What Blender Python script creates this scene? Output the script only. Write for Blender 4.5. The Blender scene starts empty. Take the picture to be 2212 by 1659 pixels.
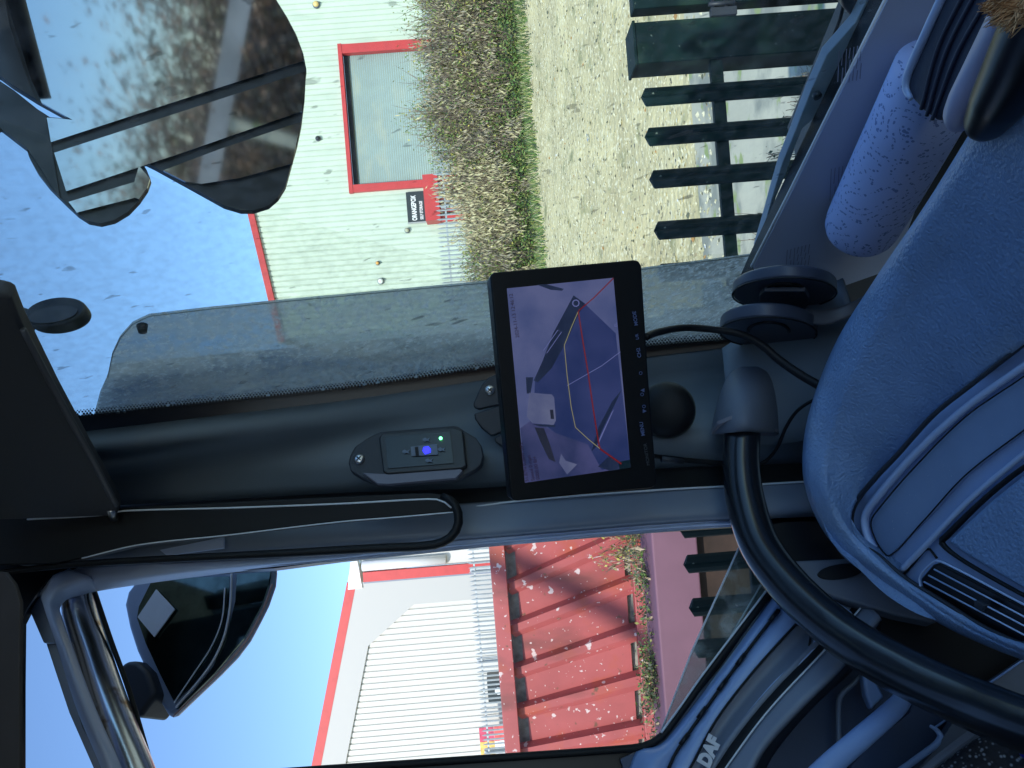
import bpy, bmesh, math, random
from mathutils import Vector, Matrix, noise
R = math.radians
scn = bpy.context.scene
COL = scn.collection
rnd = random.Random(7)

# ------------------------------------------------------------------ camera
EYE = Vector((0.0, 0.0, 2.5))
FPX = 1671.0; CX = 1106.0; CY = 829.5          # picture measured in a 2212 x 1659 frame
ROLL = math.atan(0.08); PITCH = math.atan(28/1671)
cr, sr = math.cos(ROLL), math.sin(ROLL)
X_ = Vector((-sr, 0, -cr)); Y_ = Vector((cr, 0, -sr)); Z_ = Vector((0, -1, 0))
M3 = Matrix((X_, Y_, Z_)).transposed()
M3 = Matrix.Rotation(-PITCH, 3, 'X') @ M3      # look a degree below level
cam_d = bpy.data.cameras.new('camera'); cam = bpy.data.objects.new('camera', cam_d)
COL.objects.link(cam); scn.camera = cam
cam.matrix_world = Matrix.Translation(EYE) @ M3.to_4x4()
cam_d.sensor_width = 36; cam_d.lens = 36*FPX/2212; cam_d.clip_start = 0.02; cam_d.clip_end = 2000
scn.render.resolution_x = 1024; scn.render.resolution_y = 768

# ------------------------------------------------------------------ world, sun, exposure
SUN_EL = R(32); sdir = Vector((-0.33, -0.94, 0)).normalized()
sdir = Vector((sdir.x*math.cos(SUN_EL), sdir.y*math.cos(SUN_EL), math.sin(SUN_EL)))
w = bpy.data.worlds.new('World'); scn.world = w; w.use_nodes = True
nt = w.node_tree
sky = nt.nodes.new('ShaderNodeTexSky'); sky.sky_type = 'NISHITA'; sky.sun_disc = False
sky.sun_elevation = SUN_EL; sky.sun_rotation = math.atan2(sdir.x, sdir.y)
sky.air_density = 1.0; sky.dust_density = 0.3; sky.ozone_density = 5.5
nt.links.new(sky.outputs[0], nt.nodes['Background'].inputs[0])
nt.nodes['Background'].inputs[1].default_value = 0.125
sl = bpy.data.lights.new('sun', 'SUN'); sl.energy = 2.0; sl.angle = R(0.5); sl.color = (1.0, 0.955, 0.86)
so = bpy.data.objects.new('sun', sl); COL.objects.link(so)
so.rotation_euler = sdir.to_track_quat('Z', 'Y').to_euler()
scn.view_settings.view_transform = 'Standard'; scn.view_settings.look = 'None'
scn.view_settings.exposure = 1.08; scn.view_settings.gamma = 1

# ------------------------------------------------------------------ helpers
def P(x, y, d):
    "world point seen at picture position x, y at depth d"
    return EYE + M3 @ Vector(((x-CX)/FPX*d, -(y-CY)/FPX*d, -d))
def ray(x, y): return P(x, y, 1) - EYE
def W(x, y, pl):
    q, n = pl; r = ray(x, y); return EYE + r*((q-EYE).dot(n)/r.dot(n))
def hor(y): return 1078 + 0.08*(y-CY)
def DH(x, y, h): return h*FPX/(x-hor(y))
def plane3(a, b, c):
    n = (b-a).cross(c-a).normalized()
    if n.dot(EYE-a) < 0: n = -n
    return (a, n)
def off(pl, e): return (pl[0]+pl[1]*e, pl[1])   # towards the eye side
ORG = {}
def wl(o): return ORG.get(o.name, Vector((0, 0, 0))) if o else Vector((0, 0, 0))
def tag(o, label=None, cat=None, group=None, kind=None):
    if label: o['label'] = label
    if cat: o['category'] = cat
    if group: o['group'] = group
    if kind: o['kind'] = kind
    return o
def thing(name, loc, label, cat, group=None):
    o = bpy.data.objects.new(name, None); COL.objects.link(o); o.location = loc
    o.empty_display_size = 0.1; ORG[o.name] = Vector(loc)
    return tag(o, label, cat, group)
def link(name, vs, fs, mat, parent=None, smooth=False, mi=None):
    if not vs: return None
    mn = [min(v[i] for v in vs) for i in range(3)]; mx = [max(v[i] for v in vs) for i in range(3)]
    c = Vector([(a+b)/2 for a, b in zip(mn, mx)])
    me = bpy.data.meshes.new(name)
    me.from_pydata([Vector(v)-c for v in vs], [], fs)
    for m in (mat if isinstance(mat, (list, tuple)) else [mat]): me.materials.append(m)
    if mi: me.polygons.foreach_set('material_index', mi)
    if smooth: me.polygons.foreach_set('use_smooth', [True]*len(me.polygons))
    me.update()
    o = bpy.data.objects.new(name, me); COL.objects.link(o)
    ORG[o.name] = c
    if parent: o.parent = parent
    o.location = c - wl(parent)
    return o
def fixn(o):
    bm = bmesh.new(); bm.from_mesh(o.data); bmesh.ops.recalc_face_normals(bm, faces=bm.faces); bm.to_mesh(o.data); bm.free(); return o
def bevel(o, w=0.003, seg=3):
    m = o.modifiers.new('bevel', 'BEVEL'); m.width = w; m.segments = seg; m.limit_method = 'ANGLE'; m.angle_limit = R(35)
    o.data.polygons.foreach_set('use_smooth', [True]*len(o.data.polygons))
    w2 = o.modifiers.new('wn', 'WEIGHTED_NORMAL'); w2.keep_sharp = True
    return o
def slab(name, pts, n, th, mat, parent=None, bev=0.0):
    "flat outline given a real thickness behind its face"
    k = len(pts); vs = [Vector(p) for p in pts] + [Vector(p)-n*th for p in pts]
    fs = [tuple(range(k)), tuple(range(2*k-1, k-1, -1))] + [(i, i+k, (i+1) % k+k, (i+1) % k) for i in range(k)]
    o = link(name, vs, fs, mat, parent); fixn(o)
    if bev: bevel(o, bev)
    return o
def pan(name, px, pl, th, mat, parent=None, bev=0.0):
    return slab(name, [W(x, y, pl) for x, y in px], pl[1], th, mat, parent, bev)
def cr_pts(pts, n):
    "Catmull-Rom through n-tuples, n samples evenly along the chord length"
    pts = [Vector(p) for p in pts]; L = [0]
    for a, b in zip(pts, pts[1:]): L.append(L[-1]+(b-a).length)
    out = []
    for i in range(n):
        s = L[-1]*i/(n-1); k = 0
        while k < len(pts)-2 and L[k+1] < s: k += 1
        t = (s-L[k])/max(L[k+1]-L[k], 1e-9)
        p0 = pts[max(k-1, 0)]; p1 = pts[k]; p2 = pts[k+1]; p3 = pts[min(k+2, len(pts)-1)]
        l12 = max((p2-p1).length, 1e-9)
        m1 = (p2-p0)*(l12/max((p1-p0).length+l12, 1e-9)) if k > 0 else (p2-p1)
        m2 = (p3-p1)*(l12/max((p3-p2).length+l12, 1e-9)) if k < len(pts)-2 else (p2-p1)
        t2, t3 = t*t, t*t*t
        out.append(p1*(2*t3-3*t2+1)+m1*(t3-2*t2+t)+p2*(-2*t3+3*t2)+m2*(t3-t2))
    return out
def loft(name, rows, mat, parent=None, n=48, sub=5, th=0.006, lin=False):
    rows = [cr_pts(r, n) for r in rows]; grid = []
    if lin: grid = rows
    else:
        cols = [cr_pts([r[i] for r in rows], (len(rows)-1)*sub+1) for i in range(n)]
        grid = [[c[j] for c in cols] for j in range(len(cols[0]))]
    m = len(grid); vs = [v for r in grid for v in r]; fs = []
    for j in range(m-1):
        for i in range(n-1):
            a = j*n+i; fs.append((a, a+1, a+n+1, a+n))
    c = vs[len(vs)//2]; q = vs[fs[len(fs)//2][0]]; f = fs[len(fs)//2]
    nn = (vs[f[1]]-vs[f[0]]).cross(vs[f[3]]-vs[f[0]])
    if nn.dot(EYE-q) < 0: fs = [f[::-1] for f in fs]
    o = link(name, vs, fs, mat, parent, True)
    s = o.modifiers.new('thick', 'SOLIDIFY'); s.thickness = th; s.offset = -1
    return o
def tube(name, pts, r, mat, parent=None, seg=12, n=None, cap=True, flat=1.0, closed=False):
    pts = [Vector(p) for p in pts]
    rs = r if isinstance(r, (list, tuple)) else [r]*len(pts)
    if n:
        q = cr_pts([tuple(p)+(a,) for p, a in zip(pts, rs)] if False else pts, n)
        L = [0]
        for a, b in zip(pts, pts[1:]): L.append(L[-1]+(b-a).length)
        nr = []
        for i in range(n):
            s = L[-1]*i/(n-1); k = 0
            while k < len(pts)-2 and L[k+1] < s: k += 1
            t = (s-L[k])/max(L[k+1]-L[k], 1e-9); nr.append(rs[k]*(1-t)+rs[k+1]*t)
        pts, rs = q, nr
    vs, fs = [], []; up = None
    for i, p in enumerate(pts):
        t = (pts[min(i+1, len(pts)-1)]-pts[max(i-1, 0)]).normalized()
        if up is None: up = t.orthogonal().normalized()
        up = (up-t*up.dot(t)).normalized(); b = t.cross(up)
        for k in range(seg):
            a = 2*math.pi*k/seg; vs.append(p+(up*math.cos(a)+b*math.sin(a)*flat)*rs[i])
    for i in range(len(pts)-1):
        for k in range(seg):
            a = i*seg+k; b2 = i*seg+(k+1) % seg; fs.append((a, b2, b2+seg, a+seg))
    if cap: fs += [tuple(range(seg))[::-1], tuple(range(len(vs)-seg, len(vs)))]
    return link(name, vs, fs, mat, parent, True)
def ptube(name, px, rpx, mat, parent=None, pl=None, n=None, **k):
    q = [W(a[0], a[1], pl) if pl else P(*a) for a in px]
    ds = [(M3.transposed() @ (p-EYE)).z*-1 for p in q]
    rr = rpx if isinstance(rpx, (list, tuple)) else [rpx]*len(q)
    return tube(name, q, [a*d/FPX for a, d in zip(rr, ds)], mat, parent, n=n, **k)
def box(name, c, s, mat, parent=None, rot=None, bev=0.0):
    c = Vector(c); vs = []
    for z in (-1, 1):
        for x, y in ((-1, -1), (1, -1), (1, 1), (-1, 1)):
            v = Vector((x*s[0]/2, y*s[1]/2, z*s[2]/2)); vs.append(c+(rot @ v if rot else v))
    fs = [(3, 2, 1, 0), (4, 5, 6, 7), (0, 1, 5, 4), (1, 2, 6, 5), (2, 3, 7, 6), (3, 0, 4, 7)]
    o = link(name, vs, fs, mat, parent)
    if bev: bevel(o, bev)
    return o
class MB:
    def __init__(s): s.v = []; s.f = []; s.m = []
    def add(s, vs, fs, m=0):
        k = len(s.v); s.v += [Vector(v) for v in vs]; s.f += [tuple(i+k for i in f) for f in fs]; s.m += [m]*len(fs)
    def box(s, c, d, m=0):
        x, y, z = d[0]/2, d[1]/2, d[2]/2; c = Vector(c)
        vs = [c+Vector(v) for v in ((-x, -y, -z), (x, -y, -z), (x, y, -z), (-x, y, -z), (-x, -y, z), (x, -y, z), (x, y, z), (-x, y, z))]
        s.add(vs, [(3, 2, 1, 0), (4, 5, 6, 7), (0, 1, 5, 4), (1, 2, 6, 5), (2, 3, 7, 6), (3, 0, 4, 7)], m)
    def twig(s, a, b, r0, r1, m=0):
        t = (b-a).normalized(); u = t.orthogonal().normalized(); w = t.cross(u)
        vs = [p+(u*math.cos(k*2.094)+w*math.sin(k*2.094))*r for p, r in ((a, r0), (b, r1)) for k in range(3)]
        s.add(vs, [(0, 1, 4, 3), (1, 2, 5, 4), (2, 0, 3, 5)], m)
    def build(s, name, mat, parent=None, smooth=False): return link(name, s.v, s.f, mat, parent, smooth, s.m)
def text(name, body, size, org, xd, yd, mat, parent=None, align='LEFT', bold=0.0, ext=0.0003, sx=1.0):
    cu = bpy.data.curves.new('t', 'FONT'); cu.body = body; cu.size = size; cu.align_x = align; cu.offset = bold; cu.extrude = ext
    t = bpy.data.objects.new('t', cu); COL.objects.link(t)
    me = bpy.data.meshes.new_from_object(t.evaluated_get(bpy.context.evaluated_depsgraph_get()))
    bpy.data.objects.remove(t); xd = xd.normalized(); zd = xd.cross(yd).normalized(); yd = zd.cross(xd)
    vs = [org+xd*v.co.x*sx+yd*v.co.y+zd*v.co.z for v in me.vertices]; fs = [tuple(p.vertices) for p in me.polygons]
    bpy.data.meshes.remove(me)
    return link(name, vs, fs, mat, parent)

# ------------------------------------------------------------------ materials
MATS = {}
def mat(name, col, rough=0.5, metal=0.0, var=0.0, vs=20.0, bump=0.0, bs=200.0, spots=None, emit=None, bdist=0.001, spec=None, vdet=4):
    m = bpy.data.materials.new(name); m.use_nodes = True; t = m.node_tree; b = t.nodes['Principled BSDF']
    b.inputs['Base Color'].default_value = (*col, 1); b.inputs['Roughness'].default_value = rough; b.inputs['Metallic'].default_value = metal
    if spec is not None: b.inputs['Specular IOR Level'].default_value = spec
    tc = t.nodes.new('ShaderNodeTexCoord'); co = tc.outputs['Object']; last = None
    if var:
        nz = t.nodes.new('ShaderNodeTexNoise'); nz.inputs['Scale'].default_value = vs; nz.inputs['Detail'].default_value = vdet; nz.inputs['Roughness'].default_value = .6
        t.links.new(co, nz.inputs['Vector'])
        rp = t.nodes.new('ShaderNodeValToRGB'); rp.color_ramp.elements[0].position = .3; rp.color_ramp.elements[1].position = .7
        rp.color_ramp.elements[0].color = (*[c*(1-var) for c in col], 1); rp.color_ramp.elements[1].color = (*[min(c*(1+var), 1) for c in col], 1)
        t.links.new(nz.outputs['Fac'], rp.inputs['Fac']); last = rp.outputs[0]; t.links.new(last, b.inputs['Base Color'])
    for sp in (spots or []):
        scol, sc, lo, hi = sp[:4]
        nz = t.nodes.new('ShaderNodeTexNoise'); nz.inputs['Scale'].default_value = sc; nz.inputs['Detail'].default_value = sp[4] if len(sp) > 4 else 2
        mp = t.nodes.new('ShaderNodeMapping'); mp.inputs['Location'].default_value = (sc*.37, 3.1, sc*.11)
        if len(sp) > 5: mp.inputs['Scale'].default_value = sp[5]
        t.links.new(co, mp.inputs['Vector']); t.links.new(mp.outputs[0], nz.inputs['Vector'])
        mr = t.nodes.new('ShaderNodeMapRange'); mr.inputs[1].default_value = lo; mr.inputs[2].default_value = hi; t.links.new(nz.outputs['Fac'], mr.inputs[0])
        mx = t.nodes.new('ShaderNodeMix'); mx.data_type = 'RGBA'; t.links.new(mr.outputs[0], mx.inputs[0])
        if last: t.links.new(last, mx.inputs[6])
        else: mx.inputs[6].default_value = (*col, 1)
        mx.inputs[7].default_value = (*scol, 1); last = mx.outputs[2]; t.links.new(last, b.inputs['Base Color'])
    if bump:
        nz = t.nodes.new('ShaderNodeTexNoise'); nz.inputs['Scale'].default_value = bs; nz.inputs['Detail'].default_value = 3
        t.links.new(co, nz.inputs['Vector']); bp = t.nodes.new('ShaderNodeBump'); bp.inputs['Strength'].default_value = bump; bp.inputs['Distance'].default_value = bdist
        t.links.new(nz.outputs['Fac'], bp.inputs['Height']); t.links.new(bp.outputs[0], b.inputs['Normal'])
    if emit: b.inputs['Emission Color'].default_value = (*emit[:3], 1); b.inputs['Emission Strength'].default_value = emit[3]
    MATS[name] = m; return m
pad = mat('dash_pad', (.185, .30, .51), .36, bump=.9, bs=380, var=.10, vs=25, bdist=.0018, spots=[((.42, .48, .56), 700, .72, .76, 2), ((.24, .33, .47), 9, .55, .75, 6)])  # here and below: sky's blue cast put into the grey cab plastic colours
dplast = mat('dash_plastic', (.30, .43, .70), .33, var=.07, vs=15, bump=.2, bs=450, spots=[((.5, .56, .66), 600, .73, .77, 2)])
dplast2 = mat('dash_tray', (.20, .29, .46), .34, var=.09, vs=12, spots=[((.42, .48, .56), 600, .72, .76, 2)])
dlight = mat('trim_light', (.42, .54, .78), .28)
ddark = mat('plastic_dark', (.022, .027, .038), .5, bump=.2, bs=300)
dgrey = mat('plastic_grey', (.12, .14, .18), .55, bump=.3, bs=350, var=.05, vs=10)
pill = mat('pillar_trim', (.13, .165, .20), .6, var=.06, vs=8, bump=.1, bs=600)
black = mat('rubber_black', (.007, .008, .010), .55, spec=.3)
blackg = mat('black_gloss', (.006, .007, .010), .3, spec=.35)
grip = mat('grip_black', (.010, .013, .018), .22, spec=.7)
doorb = mat('door_sky_tint', (.24, .37, .66), .33, var=.04, vs=8, bump=.1, bs=500)
doorn = mat('door_dark_sky_tint', (.045, .07, .13), .5, var=.06, vs=8, bump=.15, bs=500)
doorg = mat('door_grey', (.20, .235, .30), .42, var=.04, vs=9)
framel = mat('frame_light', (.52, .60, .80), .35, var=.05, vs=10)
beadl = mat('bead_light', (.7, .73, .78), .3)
shell = mat('headlining', (.05, .042, .04), .8, var=.08, vs=30)
paperm = mat('paper', (.42, .47, .60), .8, var=.03, vs=6)
chrome = mat('chrome', (.55, .56, .6), .22, 1.0, var=.3, vs=3, spots=[((.25, .16, .09), 30, .62, .70, 4)])
screwm = mat('steel_screw', (.75, .75, .76), .3, 1.0)

# ------------------------------------------------------------------ truck frame
YAW = R(64); F = Vector((math.sin(YAW), math.cos(YAW), 0)); L = Vector((-F.y, F.x, 0)); UP = Vector((0, 0, 1))
def T(f, l, z): return Vector((F.x*f+L.x*l, F.y*f+L.y*l, z))
tilt = R(12); WSN = -(F*math.cos(tilt)+UP*math.sin(tilt))
WS = (P(1640, 570, .9), WSN)                    # windscreen plane, normal towards the eye
DOOR = (T(0, .833, 2.5), -L)                    # inner face of the passenger door
def dd(x, y, e=0): return (M3.transposed() @ (W(x, y, off(DOOR, e))-EYE)).z*-1

# ================================================================== SETTING
def gz(x, y):
    if y < 9: h = 0
    else:
        t = min((y-9)/10.5, 1); h = 1.26*(t*t*(3-2*t)*.35+t*.65)
    if y > 20: h += min((y-20)*.01, .15)
    return h
conc = mat('concrete_yard', (.56, .54, .42), .85, var=.14, vs=.8, vdet=8, bump=.3, bs=30, bdist=.01, spots=[((.30, .31, .26), 1.7, .5, .62, 6), ((.33, .40, .16), 3.3, .6, .66, 5)])
def gmat():
    m = mat('rubble_ground', (.64, .555, .31), .95, bump=.8, bs=9, bdist=.05, var=.22, vs=1.1, vdet=9,
            spots=[((.84, .77, .52), 14, .56, .62, 5), ((.30, .30, .15), 2.2, .58, .74, 6), ((.15, .14, .10), 9, .63, .68, 4), ((.40, .30, .17), 5, .68, .74, 4)])
    return m
rub = gmat()
vs, fs = [], []; xs = [-400, -150, -60, -30]+[-20+i*.5 for i in range(81)]+[30, 60, 150, 400]; ys = [-400, -100, -30, -10]+[-4+i*.4 for i in range(34)]
ys = [y for y in ys if y < 9.0]+[9.0]
def sheet(name, xs, ys, m, amp):
    vs = [Vector((x, y, gz(x, y)+(amp*(noise.noise(Vector((x*.9, y*.9, 0)))+.5*noise.noise(Vector((x*2.7, y*2.7, 4)))) if abs(x) < 30 and 9.2 < y < 40 else 0))) for y in ys for x in xs]
    n = len(xs); fs = [(j*n+i, j*n+i+1, (j+1)*n+i+1, (j+1)*n+i) for j in range(len(ys)-1) for i in range(n-1)]
    o = link(name, vs, fs, m, None, True); tag(o, kind='structure'); return o
sheet('yard_concrete', xs, ys, conc, 0)
sheet('ground', xs, [9.0+i*.3 for i in range(45)]+[23, 25, 28, 35, 60, 150, 400, 900], rub, .045)
# loose stones and litter over the rubble bank
stm = [mat('stone_pale', (.66, .62, .44), .9), mat('stone_mid', (.45, .42, .26), .9), mat('stone_dark', (.12, .13, .09), .9), mat('leaf_litter', (.42, .24, .09), .9), mat('litter_blue', (.15, .30, .62), .6), mat('litter_white', (.8, .82, .82), .6)]
mb = MB()
for i in range(5200):
    y = 8.2+13*rnd.random()**1.15; x = rnd.uniform(-.2, .56)*y+rnd.uniform(-.3, .3); s = rnd.uniform(.008, .026)*(1.8 if rnd.random() < .06 else 1)
    z = gz(x, y)+s*.2+.045*(noise.noise(Vector((x*.9, y*.9, 0)))+.5*noise.noise(Vector((x*2.7, y*2.7, 4))))*(y > 9.2)
    a = rnd.random()*6.3; c = Vector((x, y, z)); u = Vector((math.cos(a), math.sin(a), rnd.uniform(-.3, .3)))*s*rnd.uniform(.8, 2.2); v = Vector((-math.sin(a), math.cos(a), rnd.uniform(-.4, .4)))*s
    t = Vector((0, 0, s*rnd.uniform(.4, .9))); r = rnd.random()
    mb.add([c-u, c-v, c+u, c+v, c+t, c-t*.6], [(0, 1, 4), (1, 2, 4), (2, 3, 4), (3, 0, 4), (1, 0, 5), (2, 1, 5), (3, 2, 5), (0, 3, 5)], 0 if r < .52 else 1 if r < .84 else 2 if r < .95 else 3 if r < .975 else 5)
tag(mb.build('gravel', stm), 'pale stones and leaf litter strewn over the rubble bank', 'gravel', kind='stuff')
c = Vector((1.7, 0, 0)); q = P(1275, 297, 15.0)
def on_ground(x, y, d0=6, d1=30):
    a, b = d0, d1
    for _ in range(40):
        m = (a+b)/2; p = P(x, y, m)
        if p.z > gz(p.x, p.y): a = m
        else: b = m
    return P(x, y, a)
def rag(name, px, col, size, lab):
    c = on_ground(*px)+Vector((0, 0, .03)); k = 9; pts = []
    vs = [c+Vector((0, 0, size*.35))]+[c+Vector((math.cos(i*6.283/k)*size*rnd.uniform(.6, 1.3), math.sin(i*6.283/k)*size*.6*rnd.uniform(.6, 1.3), rnd.uniform(0, .04))) for i in range(k)]
    tag(link(name, vs, [(0, i+1, (i+1) % k+1) for i in range(k)], col, None, True), lab, 'litter')
rag('plastic_scrap', (1275, 297), stm[4], .07, 'small scrap of blue plastic lying on the rubble bank')
rag('paper_scrap', (1120, 85), stm[5], .06, 'small white paper scrap on rubble close to the hedge foot')

# ------------------------------------------------------------------ right warehouse
wallw = mat('cladding_pale_green', (.53, .60, .51), .5, var=.05, vs=.6, spots=[((.42, .49, .41), 1.3, .58, .75, 6, (1, 1, .25))])
wallw2 = mat('cladding_white', (.56, .565, .53), .45, var=.03, vs=.8)
redm = mat('red_trim', (.50, .045, .045), .45, var=.10, vs=3)
shut = mat('shutter_grey', (.26, .32, .29), .5, var=.09, vs=.7, vdet=6, spots=[((.33, .36, .29), 1.6, .52, .7, 6, (.5, 1, 1))])
def vplane(y): return (Vector((0, y, 0)), Vector((0, -1, 0)))
def corr(name, x0, x1, zb, ztop, y, pitch, dep, mat_, parent):
    "profiled sheet with real ridges; ztop(x) gives the verge"
    mb = MB(); n = int((x1-x0)/pitch)+1; prof = [(0, 0), (.04, dep), (.16, dep*1.15), (.30, 0), (1, 0)]; pts = []
    for i in range(n):
        for t, e in prof[:-1]: pts.append((x0+(i+t)*pitch, y+e))
    pts = [p for p in pts if p[0] < x1-.02]+[(x1, y)]; vs = []
    for x, yy in pts: vs += [(x, yy, zb), (x, yy, ztop(x))]
    mb.add(vs, [(2*i, 2*i+2, 2*i+3, 2*i+1) for i in range(len(pts)-1)])
    return mb.build(name, mat_, parent)
YR = 28.0; pr = vplane(YR)
A1 = W(595, 655, pr); A0 = W(548, 458, pr); slope = (A0.z-A1.z)/(A0.x-A1.x); xl = W(1050, 695, pr).x
def zr(x): return A1.z+slope*(x-A1.x)
wr = thing('warehouse', (9, YR, 1.3), 'pale green clad warehouse with red verge and red framed roller door', 'building')
D0 = W(755, 418, pr); D1 = W(735, 100, pr); xd0, xd1, zd = D0.x, D1.x, (D0.z+D1.z)/2
ft = .36
corr('wall', xl, xd0, 1.0, zr, YR, .20, .04, wallw, wr)
corr('wall', xd1, 24, 1.0, zr, YR, .20, .04, wallw, wr)
corr('wall', xd0, xd1, zd, zr, YR, .20, .04, wallw, wr)
slab('side_wall', [Vector((xl-.03, YR+.05, 1)), Vector((xl-.03, YR+30, 1)), Vector((xl-.03, YR+30, zr(xl))), Vector((xl-.03, YR+.05, zr(xl)))], Vector((-1, 0, 0)), .1, wallw, wr)
slab('verge', [Vector((xl-.15, YR-.12, zr(xl-.15)-.02)), Vector((24, YR-.12, zr(24)-.02)), Vector((24, YR-.12, zr(24)+.2)), Vector((xl-.15, YR-.12, zr(xl-.15)+.2))], Vector((0, -1, 0)), .14, redm, wr)
slab('roof', [Vector((xl-.2, YR, zr(xl)+.21)), Vector((24, YR, zr(24)+.21)), Vector((24, YR+30, zr(24)+.21)), Vector((xl-.2, YR+30, zr(xl)+.21))], Vector((-.2, 0, 1)).normalized(), .15, wallw2, wr)
dr = bpy.data.objects.new('roller_door', None); COL.objects.link(dr); dr.parent = wr; dr.location = Vector((xd0, YR, 1.2))-wl(wr); ORG[dr.name] = Vector((xd0, YR, 1.2))
mb = MB(); z = 1.1
while z < zd-.25:
    mb.box(((xd0+xd1)/2, YR+.16, z+.04), (xd1-xd0-.4, .02, .074)); z += .08
mb.build('shutter', shut, dr)
for xx in (xd0+.13, xd1-.16): box('door_jamb', (xx, YR-.03, (1+zd)/2), (.27 if xx < (xd0+xd1)/2 else .33, .24, zd-1), redm, dr)
box('lintel', ((xd0+xd1)/2, YR-.04, zd-.04), (xd1-xd0+.05, .26, .14), redm, dr)
box('reveal', ((xd0+xd1)/2, YR+.12, zd-.20), (xd1-xd0-.62, .14, .16), black, dr)
# name board, porch, lamps
sg = [W(882, 484, vplane(YR-.1)), W(916, 413, vplane(YR-.1))]
sgo = thing('name_board', (sg[0].x, YR-.1, sg[0].z), 'black sign board with white lettering beside the roller door', 'sign')
x0, x1 = sg[0].x, sg[1].x; z1, z0 = sg[0].z, sg[1].z
box('board', ((x0+x1)/2, YR-.11, (z0+z1)/2), (x1-x0, .05, z1-z0), mat('sign_black', (.02, .03, .035), .5), sgo)
box('board_edge', (x0+.02, YR-.125, (z0+z1)/2), (.05, .06, z1-z0+.03), mat('sign_edge', (.35, .36, .36), .5), sgo)
lw = mat('letter_white', (.8, .82, .82), .6)
text('lettering', 'ORANGEBOX', .235, Vector((x0+.10, YR-.14, z1-.33)), Vector((1, 0, 0)), UP, lw, sgo, bold=.008, sx=(x1-x0-.2)/1.52)
text('lettering', 'SELF STORAGE', .15, Vector((x0+.12, YR-.14, z0+.10)), Vector((1, 0, 0)), UP, lw, sgo, bold=.004, sx=(x1-x0-.25)/1.32)
c0 = W(932, 485, pr); c1 = W(925, 388, pr)
po = thing('entrance_porch', (c0.x, YR, 1.3), 'bright red entrance porch with glazed bars under the black sign', 'porch')
box('canopy', ((c0.x+c1.x)/2, YR-.35, c0.z-.12), (c1.x-c0.x, .7, .52), redm, po)
for i in range(5): box('porch_post', (c0.x+.1+i*(c1.x-c0.x-.2)/4, YR-.3, (c0.z+.9)/2-.2), (.2, .16, c0.z-1.2), redm, po)
box('glazing', ((c0.x+c1.x)/2, YR-.12, 2.0), (c1.x-c0.x-.1, .06, 2.2), mat('dark_glass', (.05, .06, .07), .15), po)
def wall_lamp(px, m, lab, r=.12):
    c = W(px[0], px[1], vplane(YR-.12)); t = thing('wall_lamp', (c.x, YR-.1, c.z), lab, 'lamp')
    tube('backplate', [Vector((c.x, YR-.01, c.z)), Vector((c.x, YR-.08, c.z))], r*1.05, dgrey, t, seg=14)
    tube('lens', [Vector((c.x, YR-.08, c.z)), Vector((c.x, YR-.13, c.z)), Vector((c.x, YR-.17, c.z))], [r*.85, r*.85, r*.4], m, t, seg=14)
amb = mat('amber_lens', (.75, .55, .22), .4); whl = mat('white_lens', (.85, .86, .85), .4)
wall_lamp((682, 8), amb, 'round amber lamp high on the wall right of the roller door')
wall_lamp((815, 568), mat('orange_lens', (.8, .42, .12), .4), 'small orange round lamp on the wall left of the black sign', .07)
wall_lamp((822, 607), whl, 'round white lamp just left of the orange one on the warehouse wall', .11)
wall_lamp((686, 298), ddark, 'dark bracket lamp above the roller door', .09)
wall_lamp((879, 497), mat('moss_lens', (.42, .42, .3), .6), 'dull olive lamp beside the left end of the black sign', .09)

# ------------------------------------------------------------------ left warehouse
YL = 27.0; pq = vplane(YL)
G0 = W(768, 1256, pq); G1 = W(690, 1659, pq); sl2 = (G1.z-G0.z)/(G1.x-G0.x)
def zl(x): return G0.z+sl2*(x-G0.x)
wlft = thing('white_warehouse', (G0.x, YL, 1.3), 'white ribbed gable warehouse with pink red trim and downpipe', 'building')
xw = W(930, 1244, pq).x; xin = W(870, 1300, pq).x
corr('wall', -26, xin, 1.0, lambda x: zl(x)-.75, YL, .205, .038, wallw2, wlft)
slab('corner_panel', [Vector((-26, YL-.09, zl(-26)-.9)), Vector((xin-1.4, YL-.09, zl(xin-1.4)-.9)), Vector((xin-.1, YL-.09, zl(xin)-2.2)), Vector((xin-.1, YL-.09, 1)), Vector((xw, YL-.09, 1)), Vector((xw, YL-.09, zl(xw))), Vector((-26, YL-.09, zl(-26)))], Vector((0, -1, 0)), .05, mat('flashing_white', (.43, .435, .42), .5), wlft)
slab('verge', [Vector((-26, YL-.1, zl(-26)-.05)), Vector((G0.x, YL-.1, G0.z-.05)), Vector((G0.x, YL-.1, G0.z+.28)), Vector((-26, YL-.1, zl(-26)+.28))], Vector((0, -1, 0)), .15, redm, wlft)
slab('gutter_end', [Vector((xw-.2, YL-.15, zl(xw)-.25)), Vector((xw+.75, YL-.15, zl(xw)-.15)), Vector((xw+.75, YL-.15, zl(xw)+.08)), Vector((xw-.2, YL-.15, zl(xw)+.25))], Vector((0, -1, 0)), .3, whl, wlft)
cz = zl(xw)-.3
box('red_corner', (xw+.17, YL-.05, (1+cz)/2), (.33, .16, cz-1), redm, wlft)
box('dark_joint', (xw-.03, YL-.065, (1+cz)/2), (.05, .06, cz-1), doorg, wlft)
tube('downpipe', [Vector((xw+.55, YL-.1, cz)), Vector((xw+.55, YL-.1, cz-2.9))], .17, mat('pipe_grey', (.66, .67, .69), .35), wlft, seg=16)
box('return_wall', (xw+.85, YL+.05, (1+cz)/2), (1.0, .1, cz-1), wallw2, wlft)
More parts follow.
